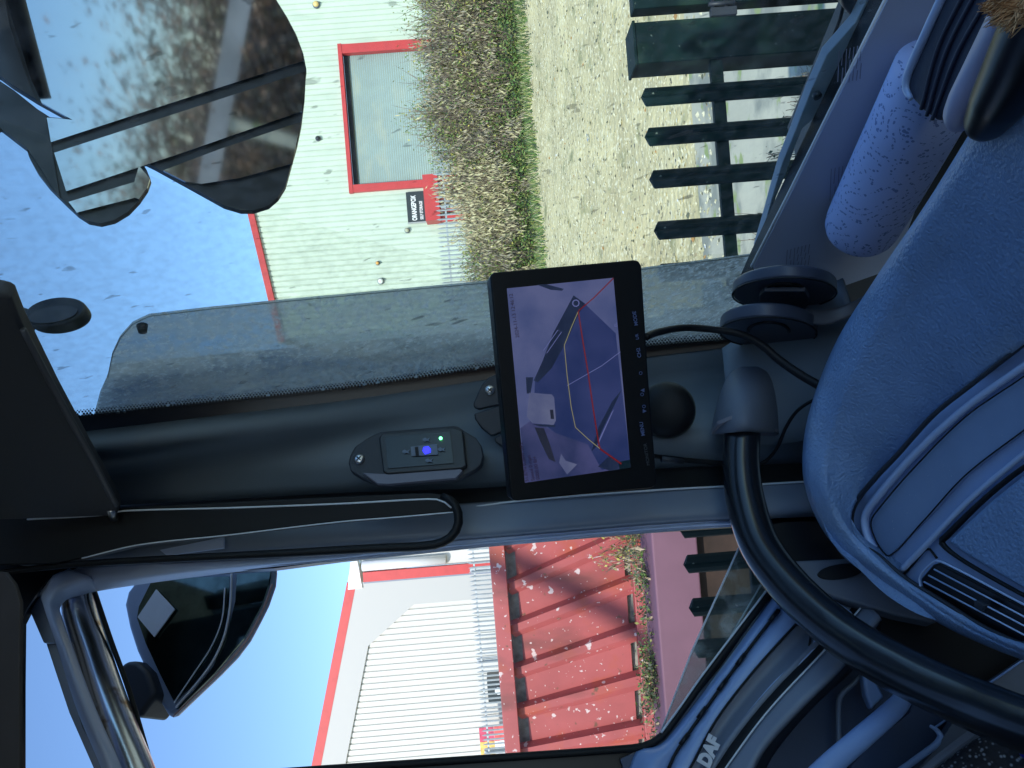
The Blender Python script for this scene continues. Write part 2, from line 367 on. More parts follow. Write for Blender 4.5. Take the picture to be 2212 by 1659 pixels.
slab('roof', [Vector((xw+.3, YL, zl(xw)+.2)), Vector((-26, YL, zl(-26)+.2)), Vector((-26, YL+25, zl(-26)+.2)), Vector((xw+.3, YL+25, zl(xw)+.2))], Vector((.25, 0, 1)).normalized(), .1, wallw2, wlft)
# poster boards behind the fence
po_ = W(1040, 1560, vplane(26)); pb = thing('wall_poster', (po_.x-1, 26, po_.z), 'colourful red yellow and blue poster panel low on the white wall', 'poster')
cx0 = W(1040, 1665, vplane(26)).x; cx1 = W(1036, 1572, vplane(26)).x; zt = W(1038, 1620, vplane(26)).z
for i in range(9):
    cc = [(.62, .08, .08), (.7, .45, .12), (.5, .06, .12), (.25, .6, .7), (.7, .7, .75), (.62, .1, .1), (.3, .65, .6), (.75, .6, .3), (.6, .2, .25)][i]
    box('poster_panel', (cx0+(cx1-cx0)*((i % 3)+.5)/3, 26-.002*i, zt-.25-.5*(i//3)), ((cx1-cx0)/3.02, .02, .49), mat('poster%d' % i, cc, .6, var=.4, vs=6), pb)
mw = thing('dark_machine', W(1066, 1480, vplane(25.4)), 'black machine parked behind the grey fence by the white wall', 'machine')
m0 = W(1056, 1508, vplane(25.4)); m1 = W(1052, 1458, vplane(25.4))
box('body', ((m0.x+m1.x)/2, 25.4, m0.z-1), (m1.x-m0.x, .8, 2.0), mat('machine_black', (.02, .03, .035), .3), mw)
tube('dial', [Vector(((m0.x+m1.x)/2, 25.0, m0.z-.35)), Vector(((m0.x+m1.x)/2, 24.95, m0.z-.35))], .12, whl, mw)

# ------------------------------------------------------------------ galvanised palisade fence
galv = mat('galvanised_steel', (.42, .46, .48), .5, .3, var=.15, vs=3)
gf = thing('palisade_fence', (0, 22, 1.3), 'grey galvanised palisade fence standing before the warehouses', 'fence')
mb = MB(); x = -13.5
while x < 13:
    zt = 3.77+.006*(x+6); zt = 3.79+(x > 0)*.12
    mb.add([(x-.026, 22, 1), (x, 21.975, 1), (x+.026, 22, 1), (x-.026, 22, zt-.1), (x, 21.975, zt-.1), (x+.026, 22, zt-.1), (x, 21.99, zt)], [(0, 1, 4, 3), (1, 2, 5, 4), (3, 4, 6), (4, 5, 6), (0, 3, 5, 2), (3, 6, 5)]); x += .129
mb.build('pales', galv, gf)
for zz in (1.6, 3.62): box('rail', (0, 22.05, zz), (27, .05, .05), galv, gf)
for i in range(11): box('post', (-13+i*2.6, 22.1, 2.4), (.08, .08, 2.7), galv, gf)

# ------------------------------------------------------------------ red sheet pile bunker
redp = mat('bunker_red_paint', (.37, .082, .080), .5, var=.12, vs=1.5, vdet=6,
           spots=[((.40, .085, .055), 2.5, .55, .7, 4), ((.20, .055, .05), 1.7, .54, .68, 8, (1, 1, .35)), ((.16, .07, .045), 8, .66, .72, 6), ((.60, .48, .46), 6.5, .655, .675, 5), ((.60, .48, .46), 19, .68, .70, 3)])
dark = mat('void_dark', (.012, .012, .01), .9)
stonem = mat('grey_fill', (.30, .29, .25), .95, var=.3, vs=12)
YC = 10.0; pc = vplane(YC)
bk = thing('red_container', W(1380, 1400, pc), 'red steel container side with slanted ribs and bird droppings', 'container')
def ribx(k, top):
    if top: px = [(1095, 1076), (1094, 1168), (1097, 1256), (1103, 1346), (1109, 1439), (1118, 1526), (1136, 1611), (1142, 1700), (1150, 1790)][k]
    else: px = [(1350, 930), (1356, 1034), (1360, 1138), (1362, 1244), (1374, 1348), (1380, 1452), (1392, 1558), (1400, 1664), (1408, 1770)][k]
    return W(px[0], px[1], pc)
zT = W(1107, 1400, pc).z; zB = W(1378, 1400, pc).z
mb = MB(); D_ = .10
for k in range(8):
    ta, tb = ribx(k, 1).x, ribx(k+1, 1).x; ba, bb = ribx(k, 0).x, ribx(k+1, 0).x
    # along the slant: shaded step, proud flat, sloping face, recessed flat
    seq = [(0.0, D_), (0.07, 0), (0.24, 0), (0.40, D_*.72), (1.0, D_)]
    for (t0, e0), (t1, e1) in zip(seq, seq[1:]):
        g = .0 if t0 < .38 else .13
        def pt(t, e, top, gg):
            x_t = ta+(tb-ta)*t; x_b = ba+(bb-ba)*t
            f = gg/(zT-zB) if top else 1-(gg*.6)/(zT-zB)
            return Vector((x_t+(x_b-x_t)*f, YC+e, zT+(zB-zT)*f))
        mb.add([pt(t0, e0, 1, g if t0 >= .4 else 0), pt(t1, e1, 1, g if t1 > .4 else (g if t0 >= .4 else .05 if t1 >= .4 else 0)), pt(t1, e1, 0, g), pt(t0, e0, 0, g)], [(0, 1, 2, 3)])
mb.build('ribbed_side', redp, bk)
ra, rb = W(1056, 1100, pc), W(1095, 1700, pc)
zr0 = W(1090, 1400, vplane(9.9)).z; zr1 = W(1112, 1400, vplane(9.9)).z
box('top_rim', (-3.3, YC-.06, (W(1074, 1400, pc).z+zT)/2+.0), (7.4, .18, (W(1074, 1400, pc).z-zT)), redp, bk, bev=.01)
box('bottom_rail', (-3.3, YC-.02, zB-.12), (7.4, .16, .25), redp, bk, bev=.01)
box('back_plate', (-3.3, YC+.2, (zT+zB)/2), (7.4, .04, zT-zB+.1), stonem, bk)
box('end_wall', (-3.3, YC+1.6, (zT+zB)/2), (7.4, 2.7, zT-zB-.2), redp, bk)
# front slab wall, the lorry's shade put into its mauve colour
pkm = mat('shaded_red_slab', (.17, .085, .12), .7, var=.1, vs=2, bump=.2, bs=60)
YS = 6.6; ps = vplane(YS); s0 = W(1418, 1300, ps).z; s1 = W(1517, 1300, ps).z
fl = thing('red_kerb_wall', (-2.2, YS, s1), 'red slab wall, shade put into its mauve colour, below the red container', 'wall')
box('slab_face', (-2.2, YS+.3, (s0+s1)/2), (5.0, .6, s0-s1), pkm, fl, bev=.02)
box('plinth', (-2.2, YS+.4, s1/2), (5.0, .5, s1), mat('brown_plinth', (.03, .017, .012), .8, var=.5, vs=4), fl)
# added pole, out of view, throwing a slanting shadow across the red container
lp = thing('shadow_caster', (-14.0, -10.0, 0), 'unseen pole added behind the lorry for its slanting shadow', 'shadow caster')
tube('column', [Vector((-14.0, -10.0, 0)), Vector((-13.9, -10.0, 7)), Vector((-13.3, -10.0, 9.45)), Vector((-8.2, -10.0, 17.6))], [.16, .14, .15, .12], galv, lp)
box('caster_head', (-7.8, -10.0, 17.9), (1.0, .5, .25), galv, lp)
# weeds on the slab
leafA = mat('leaf_green', (.11, .20, .04), .6, var=.4, vs=9); leafB = mat('leaf_olive', (.26, .28, .08), .65, var=.4, vs=9)
leafC = mat('leaf_yellow', (.42, .38, .08), .65, var=.4, vs=9); twigm = mat('twig_brown', (.17, .13, .10), .9, var=.3, vs=12); leafD = mat('leaf_dead', (.38, .31, .20), .8, var=.3, vs=9)
leafE = mat('leaf_dark', (.04, .07, .03), .6, var=.4, vs=9); straw = mat('dry_straw', (.56, .50, .30), .9, var=.3, vs=10)
LM = [leafA, leafB, leafC, leafD, leafE, straw, mat('bramble_grey', (.30, .265, .20), .9, var=.3, vs=9)]
def leaf(mb, c, s, m):
    wd = .45
    if m in (3, 5, 6): a = Vector((rnd.gauss(0, .38), rnd.gauss(0, .38), 1)).normalized(); s *= 2.1; wd = .17
    else: a = Vector((rnd.gauss(0, 1), rnd.gauss(0, 1), rnd.gauss(0, 1))).normalized()
    b = a.orthogonal().normalized()
    b = (b*math.cos(rnd.random()*6.3)+a.cross(b)*math.sin(rnd.random()*6.3))
    mb.add([c-a*s, c-b*s*wd, c+a*s, c+b*s*wd], [(0, 1, 2, 3)], m)
def bush(name, c, rx, ry, h, nl, ntw, mix, ls, label, cat='bush', group=None, tall=False):
    t = thing(name, c, label, cat, group); mb = MB(); tw = MB(); tips = []
    for i in range(ntw):
        a = rnd.random()*6.283; r = rnd.random()**.5; b0 = c+Vector((math.cos(a)*rx*.45*r, math.sin(a)*ry*.45*r, -.05))
        e = c+Vector((math.cos(a)*rx*r, math.sin(a)*ry*r, h*rnd.uniform(.45, 1.0)*(1.05-.35*r*r)))
        m1 = b0.lerp(e, .5)+Vector((rnd.gauss(0, .08), rnd.gauss(0, .08), .1))*rx; tw.twig(b0, m1, .014*h/2, .009*h/2); tw.twig(m1, e, .009*h/2, .003)
        tips.append((m1, e))
        for _ in range(3):
            s0_ = m1.lerp(e, rnd.random()); e2 = s0_+Vector((rnd.gauss(0, 1)*rx*.22, rnd.gauss(0, 1)*ry*.22, rnd.uniform(.05, .25)*h)); tw.twig(s0_, e2, .006*h/2, .002); tips.append((s0_, e2))
    for i in range(nl):
        a_, b_ = tips[rnd.randrange(len(tips))]; p = a_.lerp(b_, rnd.random()**.7 if rnd.random() < .8 else -.4*rnd.random())+Vector((rnd.gauss(0, .07), rnd.gauss(0, .07), rnd.gauss(0, .07)))*max(h, 1)*.5
        p.z = max(p.z, gz(p.x, p.y)+.02) if name != 'weed' else p.z
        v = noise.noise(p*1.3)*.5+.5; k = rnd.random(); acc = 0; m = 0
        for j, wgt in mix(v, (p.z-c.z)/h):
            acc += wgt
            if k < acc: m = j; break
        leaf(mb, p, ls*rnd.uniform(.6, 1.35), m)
    tw.build('stems', twigm, t); mb.build('foliage', LM, t); return t
mixW = lambda v, z: ((0, .30), (4, .52), (1, .12), (3, .06))
k = 0
for px, r, h, lab in (((1416, 1180), .5, .3, 'dense dark green weed at the slab end nearest the pillar'), ((1420, 1270), .34, .2, 'low dark creeper on the slab below the second rib'),
                  ((1430, 1400), .3, .2, 'leafy green creeper clump midway along the red slab'), ((1432, 1455), .28, .2, 'dark ivy clump next to the bright green shrub'), ((1432, 1535), .34, .28, 'bright green shrub at the left end of the slab by the window')):
    q = W(px[0], px[1], vplane(YS+.35)); bush('weed', Vector((q.x, YS+.35, s0-.02)), r, .22, h*.6, 420, 22, mixW, .018, lab, 'weed', 'weeds along the red slab')
q = W(1345, 1175, vplane(9.5)); bush('weed', Vector((q.x, 9.4, q.z-.45)), .4, .2, .85, 700, 40, lambda v, z: ((1, .3), (2, .25), (3, .35), (0, .1)), .022, 'yellowing twiggy shrub growing up the red container side', 'shrub')

# ------------------------------------------------------------------ hedge below the warehouse
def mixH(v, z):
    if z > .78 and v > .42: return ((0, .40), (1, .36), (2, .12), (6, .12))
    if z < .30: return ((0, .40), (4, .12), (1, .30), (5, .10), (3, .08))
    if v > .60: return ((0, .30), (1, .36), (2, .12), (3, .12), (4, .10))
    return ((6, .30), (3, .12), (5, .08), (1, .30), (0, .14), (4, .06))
hl = ['brown twiggy bush at the far right end of the hedge', 'brown bramble bush right of the roller door jamb', 'olive green bush before the right part of the roller door', 'tangled bramble in front of the middle of the roller door',
      'green tipped bramble before the left part of the roller door', 'dark stemmed bush below the red porch', 'pale straw coloured bush beneath the black sign', 'dry buff grass clump at the left end of the hedge', 'low dull bush just beside the camera screen']
for i, yy in enumerate([-60, 20, 95, 170, 245, 320, 400, 480, 560]):
    q = on_ground(1132+.07*yy, yy, 12, 30); d = 19.8; q = Vector(((CY-yy)/FPX*d, d, gz(0, d)))
    h = [2.9, 2.6, 2.8, 2.7, 3.0, 2.4, 2.3, 2.0, 1.9][i]
    if i in (6, 7): mx = lambda v, z: ((5, .62), (3, .2), (1, .14), (0, .04))
    else: mx = mixH
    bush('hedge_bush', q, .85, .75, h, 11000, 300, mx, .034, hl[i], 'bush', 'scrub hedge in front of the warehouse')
mb = MB()
for i in range(26000):
    x = rnd.uniform(-2.2, 11); v = noise.noise(Vector((x*.8, 0, 3)))*.5+.5; y = 19.25+abs(rnd.gauss(0, .22)); hh = abs(rnd.gauss(0, .34+.35*v)); p = Vector((x, y, gz(x, y)+hh)); k_ = rnd.random()
    g = noise.noise(Vector((x*1.7, hh*1.5, 9)))
    leaf(mb, p, .035*rnd.uniform(.6, 1.4), (0 if k_ < .5 else 4 if k_ < .68 else 1) if g > -.12 else (6 if k_ < .4 else 5 if k_ < .6 else 1 if k_ < .85 else 3))
tag(mb.build('undergrowth', LM), 'tangled green undergrowth filling the foot of the hedge', 'undergrowth', kind='stuff')
# green verge tufts
mb = MB()
for i in range(5000):
    x = rnd.uniform(-2.5, 11); y = 18.75+rnd.gauss(0, .30)+.35*noise.noise(Vector((x*.7, 5, 0))); c = Vector((x, y, gz(x, y))); hh = rnd.uniform(.05, .24); o_ = Vector((rnd.gauss(0, .07), rnd.gauss(0, .07), hh))
    mb.add([c-Vector((.012, 0, 0)), c+Vector((.012, 0, 0)), c+o_], [(0, 1, 2)], rnd.choice([0, 1, 0, 5, 4, 4]))
tag(mb.build('grass', LM), 'ragged green grass along the foot of the hedge', 'grass', kind='stuff')
# dark seed-head weeds seen between the green pales
for px, d, lab in (((1740, 225), 5.2, 'spindly dark seed head weed beyond the second green pale'), ((1690, 310), 4.9, 'dark twiggy weed between the third and fourth green pales'), ((1660, 500), 4.6, 'brown weed stalks at the left end of the green railing')):
    q = P(px[0], px[1], d); q.z = 0; hh = P(px[0]-35, px[1], d).z
    bush('weed', q, .28, .2, max(hh, .4), 260, 60, lambda v, z: ((4, .5), (3, .3), (1, .2)), .014, lab, 'weed', 'weeds behind the green railing')

# ------------------------------------------------------------------ green palisade railing
green = mat('green_paint', (.0015, .013, .014), .6, spec=.2, var=.35, vs=9, vdet=6, spots=[((.15, .18, .15), 45, .70, .74, 3), ((.02, .045, .03), 5, .5, .65, 5)])
YG = 3.2; pg = vplane(YG)
gfn = thing('green_railing', (0, YG, 0), 'dark green palisade railing with rail and square gate post', 'fence')
zt = W(1398, 400, pg).z
def pale(px, x):
    q = W(px, x, pg)
    w_, pts = .039, []
    sec = [(-w_, .012), (-w_+.008, .0), (-.012, -.014), (0, -.006), (.012, -.014), (w_-.008, 0), (w_, .012), (w_-.008, .018), (0, .010), (-w_+.008, .018)]
    n = len(sec); vs = [(q.x+a, YG+b, 0) for a, b in sec]+[(q.x+a, YG+b, q.z-abs(a)*.55) for a, b in sec]
    fs = [(i, (i+1) % n, (i+1) % n+n, i+n) for i in range(n)]+[tuple(range(n, 2*n))]
    o = link('pale', vs, fs, green, gfn); fixn(o)
for xx, yy in ((1385, 209), (1393, 295), (1403, 387), (1413, 498), (1419, 590), (1428, 690), (1437, 785), (1445, 880), (1454, 975), (1462, 1065), (1468, 1145), (1477, 1221), (1489, 1315), (1498, 1405), (1505, 1495), (1513, 1590)):
    pale(xx, yy)
a, b = W(1370, 48, pg), W(1382, 137, pg)
box('gate_post', ((a.x+b.x)/2, YG+.08, a.z/2), (a.x-b.x, .16, a.z), green, gfn, bev=.006)
box('post_cap', ((a.x+b.x)/2, YG+.08, a.z+.004), (a.x-b.x+.012, .172, .012), green, gfn, bev=.003)
rz0 = W(1543, 200, pg).z; rz1 = W(1570, 200, pg).z; ex = W(1548, 620, pg).x
box('rail', (b.x+.01-(b.x+2.6)/2, YG+.035, (rz0+rz1)/2), (b.x+2.6, .03, rz0-rz1), green, gfn, bev=.003)
a2 = W(1363, -60, pg); b2 = W(1370, 14, pg)
gt = thing('green_gate', (a2.x, YG, 0), 'edge of a dark green gate leaf hung on the square post', 'gate')
box('stile', ((a2.x+b2.x)/2, YG+.06, b2.z/2), (a2.x-b2.x, .08, b2.z), green, gt, bev=.005)
h0 = W(1562, 25, pg); h1 = W(1575, -30, pg)
for dz in (.035, -.02): tube('hinge', [Vector((b.x+(a.x-b.x)-.01, YG+.02, h0.z+dz)), Vector((b2.x+.02, YG+.02, h0.z+dz))], .008, ddark, gt)
box('hinge_plate', (a.x+.015, YG+.0, h0.z), (.035, .03, .11), ddark, gt, bev=.004)
tube('hinge_pin', [Vector((a.x+.05, YG-.005, h0.z-.05)), Vector((a.x+.05, YG-.005, h0.z+.06))], .009, ddark, gt)
box('gate_rail', (b2.x+.9, YG+.05, h0.z+.02), (1.6, .04, .05), green, gt)

# ------------------------------------------------------------------ brown tree bank ahead of the lorry (seen only in its front mirror)
def bank(i, c, h, lab):
    t = thing('bare_tree', c, lab, 'tree', 'autumn trees ahead of the lorry'); tw = MB(); mb = MB()
    for k_ in range(46):
        a = rnd.random()*6.283; b0 = c.copy(); e = c+Vector((math.cos(a)*1.9*rnd.random(), math.sin(a)*1.9*rnd.random(), h*rnd.uniform(.6, 1))); m1 = b0.lerp(e, .55)+Vector((rnd.gauss(0, .3), rnd.gauss(0, .3), 0))
        tw.twig(b0, m1, .06, .03); tw.twig(m1, e, .03, .01)
        for _ in range(260):
            p = b0.lerp(e, rnd.uniform(.12, 1))+Vector((rnd.gauss(0, .5), rnd.gauss(0, .5), rnd.gauss(0, .4))); leaf(mb, p, .05*rnd.uniform(.6, 1.5), rnd.choice([0, 0, 1, 2]))
    tw.build('trunk', twigm, t); mb.build('crown', [mat('autumn_brown%d' % i, (.30, .19, .13), .9), mat('autumn_grey%d' % i, (.34, .26, .20), .9), mat('autumn_olive%d' % i, (.17, .16, .09), .9)], t)
rb_ = thing('reflected_streak', (10.2, 0, 0), 'pale added barrier crossing before the brown trees, reflected in the top mirror', 'streak')  # beam added to give the front mirror its pale streak
box('streak_rail', (10.2, 0, 2.66), (.25, 22, .24), mat('streak_pale', (.36, .36, .36), .8, var=.3, vs=2), rb_)
for i in range(8): box('streak_post', (10.2, -9.5+i*2.7, 1.27), (.16, .16, 2.54), conc, rb_)
for i in range(9):
    bank(i, Vector((11.5+rnd.uniform(-.5, 2), -6.5+i*1.5, 0)), rnd.uniform(4.0, 4.6), ['tangled', 'leaning', 'broad', 'narrow', 'dense', 'ragged', 'low', 'forked', 'greyish'][i]+' brown autumn tree in the bank ahead of the lorry')

# ================================================================== THE LORRY
cab = thing('lorry_cab', (0, 0, 0), 'grey lorry cab interior, sky tint put into its colours, with dashboard, pillar, door and mirrors', 'lorry')
def part(name):
    o = bpy.data.objects.new(name, None); COL.objects.link(o); o.parent = cab; ORG[o.name] = Vector((0, 0, 0)); return o
# shell
def tbox(name, f0, f1, l0, l1, z0, z1, m, parent=cab):
    c = T((f0+f1)/2, (l0+l1)/2, (z0+z1)/2); rot = Matrix((F, L, UP)).transposed()
    return box(name, c, (abs(f1-f0), abs(l1-l0), z1-z0), m, parent, rot=rot)
body = mat('cab_paint', (.35, .36, .38), .4)
shellp = mat('bounce_lining', (.48, .50, .54), .8)  # lining out of view, made pale to bounce light into the cab
tbox('roof', -1.3, .36, -1.2, .95, 3.22, 3.43, shellp)
tbox('rear_wall', -1.32, -1.22, -1.2, .95, .8, 3.3, shellp)
tbox('floor', -1.3, .78, -1.2, .95, 1.0, 1.06, ddark)
tbox('firewall', .72, .80, -1.2, .86, 1.06, 2.05, ddark)
tbox('driver_side_wall', -1.3, .6, -1.26, -1.18, .8, 2.05, shellp)
tbox('driver_side_rear', -1.3, -.85, -1.26, -1.18, 2.05, 3.3, shellp)
tbox('driver_side_rail', -.85, .4, -1.26, -1.18, 3.05, 3.3, shellp)
tr = thing('shade_trailer', T(-2, 0, 0), 'unseen box trailer added behind the lorry cab for its shade', 'trailer')  # trailer added out of view, its height set for the shade
tbox('trailer_body', -12, -1.7, -1.5, 1.0, 1.1, 4.3, body, tr)
tbox('chassis', -12, -1.2, -.6, .5, .7, 1.05, black, tr)
for f in (-2.6, -9.2, -10.5):
    for l in (-1.3, .85): 
        c = T(f, l, .5); tube('wheel', [c-L*.14, c+L*.14], .5, black, tr, seg=24)

# windscreen
def wsmat():
    m = bpy.data.materials.new('windscreen_glass'); m.use_nodes = True; t = m.node_tree; t.nodes.remove(t.nodes['Principled BSDF']); out = t.nodes['Material Output']
    tc = t.nodes.new('ShaderNodeTexCoord')
    tr_ = t.nodes.new('ShaderNodeBsdfTransparent'); tr_.inputs[0].default_value = (.86, .96, .92, 1)
    df = t.nodes.new('ShaderNodeBsdfTranslucent'); df.inputs[0].default_value = (.55, .58, .6, 1)
    dk = t.nodes.new('ShaderNodeBsdfDiffuse'); dk.inputs[0].default_value = (.25, .27, .26, 1)
    def nz(sc, lo, hi, tom, det=4, stretch=None):
        n = t.nodes.new('ShaderNodeTexNoise'); n.inputs['Scale'].default_value = sc; n.inputs['Detail'].default_value = det
        mp = t.nodes.new('ShaderNodeMapping'); t.links.new(tc.outputs['Object'], mp.inputs[0]); mp.inputs['Location'].default_value = (sc, 1.7, .3)
        if stretch: mp.inputs['Scale'].default_value = stretch; mp.inputs['Rotation'].default_value = (.5, .4, .9)
        t.links.new(mp.outputs[0], n.inputs['Vector'])
        r = t.nodes.new('ShaderNodeMapRange'); r.inputs[1].default_value = lo; r.inputs[2].default_value = hi; r.inputs[4].default_value = tom; t.links.new(n.outputs['Fac'], r.inputs[0]); return r.outputs[0]
    def mx(f, a, b):
        n = t.nodes.new('ShaderNodeMixShader'); t.links.new(f, n.inputs[0]); t.links.new(a, n.inputs[1]); t.links.new(b, n.inputs[2]); return n.outputs[0]
    s = mx(nz(90, .35, .75, .07, 6), tr_.outputs[0], df.outputs[0])
    s = mx(nz(110, .68, .72, .42, 2, (1, 1, .4)), s, dk.outputs[0])
    s = mx(nz(38, .70, .72, .55, 2, (1, 1, .3)), s, dk.outputs[0])
    t.links.new(s, out.inputs['Surface']); return m
ws = part('windscreen')
E0 = W(1780, 715, WS); E1 = W(-160, 945, WS)
rb = E0-L*2.1; rt = E1-L*2.1
glassp = [W(x, y, WS) for x, y in ((-160, 945), (160, 905), (737, 842), (1070, 795), (1400, 752), (1560, 738), (1780, 715))]
b1 = W(1650, 575, WS)
o = link('glass', glassp+[rb, rt], [tuple(range(9))], wsmat(), ws)
# frit band along the pillar edge, with its dotted fringe
WSI = off(WS, .004)
pan('frit_band', [(-160, 940), (160, 903), (737, 843), (1070, 795), (1400, 750), (1560, 737), (1700, 722), (1700, 750), (1560, 762), (1400, 782), (1070, 826), (737, 872), (160, 940), (-160, 975)], WSI, .002, black, ws)
fr = [(150, 903), (737, 843), (1070, 795), (1400, 750), (1640, 730)]
mb = MB(); edge = cr_pts([Vector((x, y, 0)) for x, y in fr], 215)
for i, e in enumerate(edge):
    for row, (o_, rr) in enumerate(((-1.5, 3.6), (-6.5, 3.0), (-11, 2.3), (-15, 1.5))):
        if rnd.random() < .05: continue
        cx_, cy_ = e.x+(3.4 if row % 2 else 0), e.y+o_
        mb.add([W(cx_+rr*math.cos(a*1.047), cy_+rr*math.sin(a*1.047), WSI) for a in range(6)], [(0, 1, 2, 3, 4, 5)])
mb.build('frit_dots', black, ws)

def filmmat():
    m = bpy.data.materials.new('dust_film'); m.use_nodes = True; t = m.node_tree; t.nodes.remove(t.nodes['Principled BSDF']); out = t.nodes['Material Output']; tc = t.nodes.new('ShaderNodeTexCoord')
    a = t.nodes.new('ShaderNodeBsdfTransparent'); a.inputs[0].default_value = (1, 1, .99, 1); b = t.nodes.new('ShaderNodeBsdfDiffuse'); b.inputs[0].default_value = (.42, .42, .36, 1)
    n = t.nodes.new('ShaderNodeTexNoise'); n.inputs['Scale'].default_value = 130; n.inputs['Detail'].default_value = 7; t.links.new(tc.outputs['Object'], n.inputs['Vector'])
    r = t.nodes.new('ShaderNodeMapRange'); r.inputs[1].default_value = .40; r.inputs[2].default_value = .72; r.inputs[3].default_value = .02; r.inputs[4].default_value = .10; t.links.new(n.outputs['Fac'], r.inputs[0])
    x = t.nodes.new('ShaderNodeMixShader'); t.links.new(r.outputs[0], x.inputs[0]); t.links.new(a.outputs[0], x.inputs[1]); t.links.new(b.outputs[0], x.inputs[2]); t.links.new(x.outputs[0], out.inputs['Surface']); return m
pan('dust_film', [(-160, 200), (200, 330), (470, 440), (600, 468), (725, 500), (850, 534), (985, 568), (1120, 580), (1400, 560), (1620, 545), (1700, 600), (1640, 730), (1400, 765), (1070, 805), (737, 855), (160, 918), (60, 930), (-160, 945)], off(WS, -.004), .0008, filmmat(), ws)
# side deflector, smoked and dirty, bolted outside the screen edge
def defmat():
    m = bpy.data.materials.new('dirty_smoked_acrylic'); m.use_nodes = True; t = m.node_tree; b = t.nodes['Principled BSDF']; out = t.nodes['Material Output']
    tc = t.nodes.new('ShaderNodeTexCoord'); tr_ = t.nodes.new('ShaderNodeBsdfTransparent'); tr_.inputs[0].default_value = (.50, .55, .58, 1)
    b.inputs['Base Color'].default_value = (.42, .42, .40, 1); b.inputs['Roughness'].default_value = .7
    def nz(sc, lo, hi, fr_, tom, det=5, stretch=(1, 1, 1)):
        n = t.nodes.new('ShaderNodeTexNoise'); n.inputs['Scale'].default_value = sc; n.inputs['Detail'].default_value = det; n.inputs['Roughness'].default_value = .65
        mp = t.nodes.new('ShaderNodeMapping'); t.links.new(tc.outputs['Object'], mp.inputs[0]); mp.inputs['Scale'].default_value = stretch; t.links.new(mp.outputs[0], n.inputs['Vector'])
        r = t.nodes.new('ShaderNodeMapRange'); r.inputs[1].default_value = lo; r.inputs[2].default_value = hi; r.inputs[3].default_value = fr_; r.inputs[4].default_value = tom; t.links.new(n.outputs['Fac'], r.inputs[0]); return r.outputs[0]
    df = t.nodes.new('ShaderNodeBsdfTranslucent'); df.inputs[0].default_value = (.75, .75, .75, 1)
    d2 = t.nodes.new('ShaderNodeBsdfTranslucent'); d2.inputs[0].default_value = (.62, .60, .56, 1); ma = t.nodes.new('ShaderNodeAddShader'); t.links.new(b.outputs[0], ma.inputs[0]); t.links.new(d2.outputs[0], ma.inputs[1])
    m1 = t.nodes.new('ShaderNodeMixShader'); t.links.new(nz(30, .3, .7, .12, .6, 8, (1, 1, .35)), m1.inputs[0]); t.links.new(tr_.outputs[0], m1.inputs[1]); t.links.new(ma.outputs[0], m1.inputs[2])
    m2 = t.nodes.new('ShaderNodeMixShader'); t.links.new(nz(150, .52, .60, 0, .95, 8), m2.inputs[0]); t.links.new(m1.outputs[0], m2.inputs[1]); t.links.new(df.outputs[0], m2.inputs[2])
    t.links.new(m2.outputs[0], out.inputs['Surface']); return m
def foldmat():
    m = bpy.data.materials.new('smoked_fold'); m.use_nodes = True; t = m.node_tree; b = t.nodes['Principled BSDF']; out = t.nodes['Material Output']; b.inputs['Base Color'].default_value = (.12, .115, .11, 1); b.inputs['Roughness'].default_value = .7
    a = t.nodes.new('ShaderNodeBsdfTransparent'); a.inputs[0].default_value = (.44, .46, .52, 1); x = t.nodes.new('ShaderNodeMixShader'); tc = t.nodes.new('ShaderNodeTexCoord'); n = t.nodes.new('ShaderNodeTexNoise'); n.inputs['Scale'].default_value = 85; n.inputs['Detail'].default_value = 8; n.inputs['Roughness'].default_value = .7; t.links.new(tc.outputs['Object'], n.inputs['Vector']); r = t.nodes.new('ShaderNodeMapRange'); r.inputs[1].default_value = .50; r.inputs[2].default_value = .66; r.inputs[3].default_value = .12; r.inputs[4].default_value = .95; t.links.new(n.outputs['Fac'], r.inputs[0]); t.links.new(r.outputs[0], x.inputs[0]); b = t.nodes.new('ShaderNodeBsdfTranslucent'); b.inputs[0].default_value = (.62, .63, .65, 1); t.links.new(a.outputs[0], x.inputs[1]); t.links.new(b.outputs[0], x.inputs[2]); t.links.new(x.outputs[0], out.inputs['Surface']); return m
DEF = off(WS, -.06)
de = part('wind_deflector')
edge_in = [(197, 925), (217, 850), (235, 810), (243, 766), (260, 730), (287, 700), (323, 683), (450, 668), (597, 653), (800, 634), (1049, 611), (1388, 582), (1620, 552), (1680, 540)]
edge_out = [(1700, 760), (1560, 775), (1070, 840), (737, 885)]
pan('smoked_panel', edge_in+edge_out, DEF, .003, defmat(), de)
pan('folded_return', [(232, 815), (243, 790), (420, 775), (737, 745), (1070, 715), (1400, 690), (1640, 672), (1640, 770), (1070, 845), (737, 890), (215, 930), (205, 905)], off(DEF, -.02), .003, foldmat(), de)
q = W(307, 703, off(DEF, .004)); tube('bolt', [q, q+WSN*.008], [.0055, .004], black, de, seg=12)
ptube('panel_edge', [(233, 815), (243, 766), (260, 730), (287, 700), (323, 683), (450, 668), (597, 653), (800, 634), (1049, 611), (1388, 582), (1620, 552)], 1.3, mat('deflector_edge', (.35, .38, .38), .5), de, pl=DEF, seg=6)

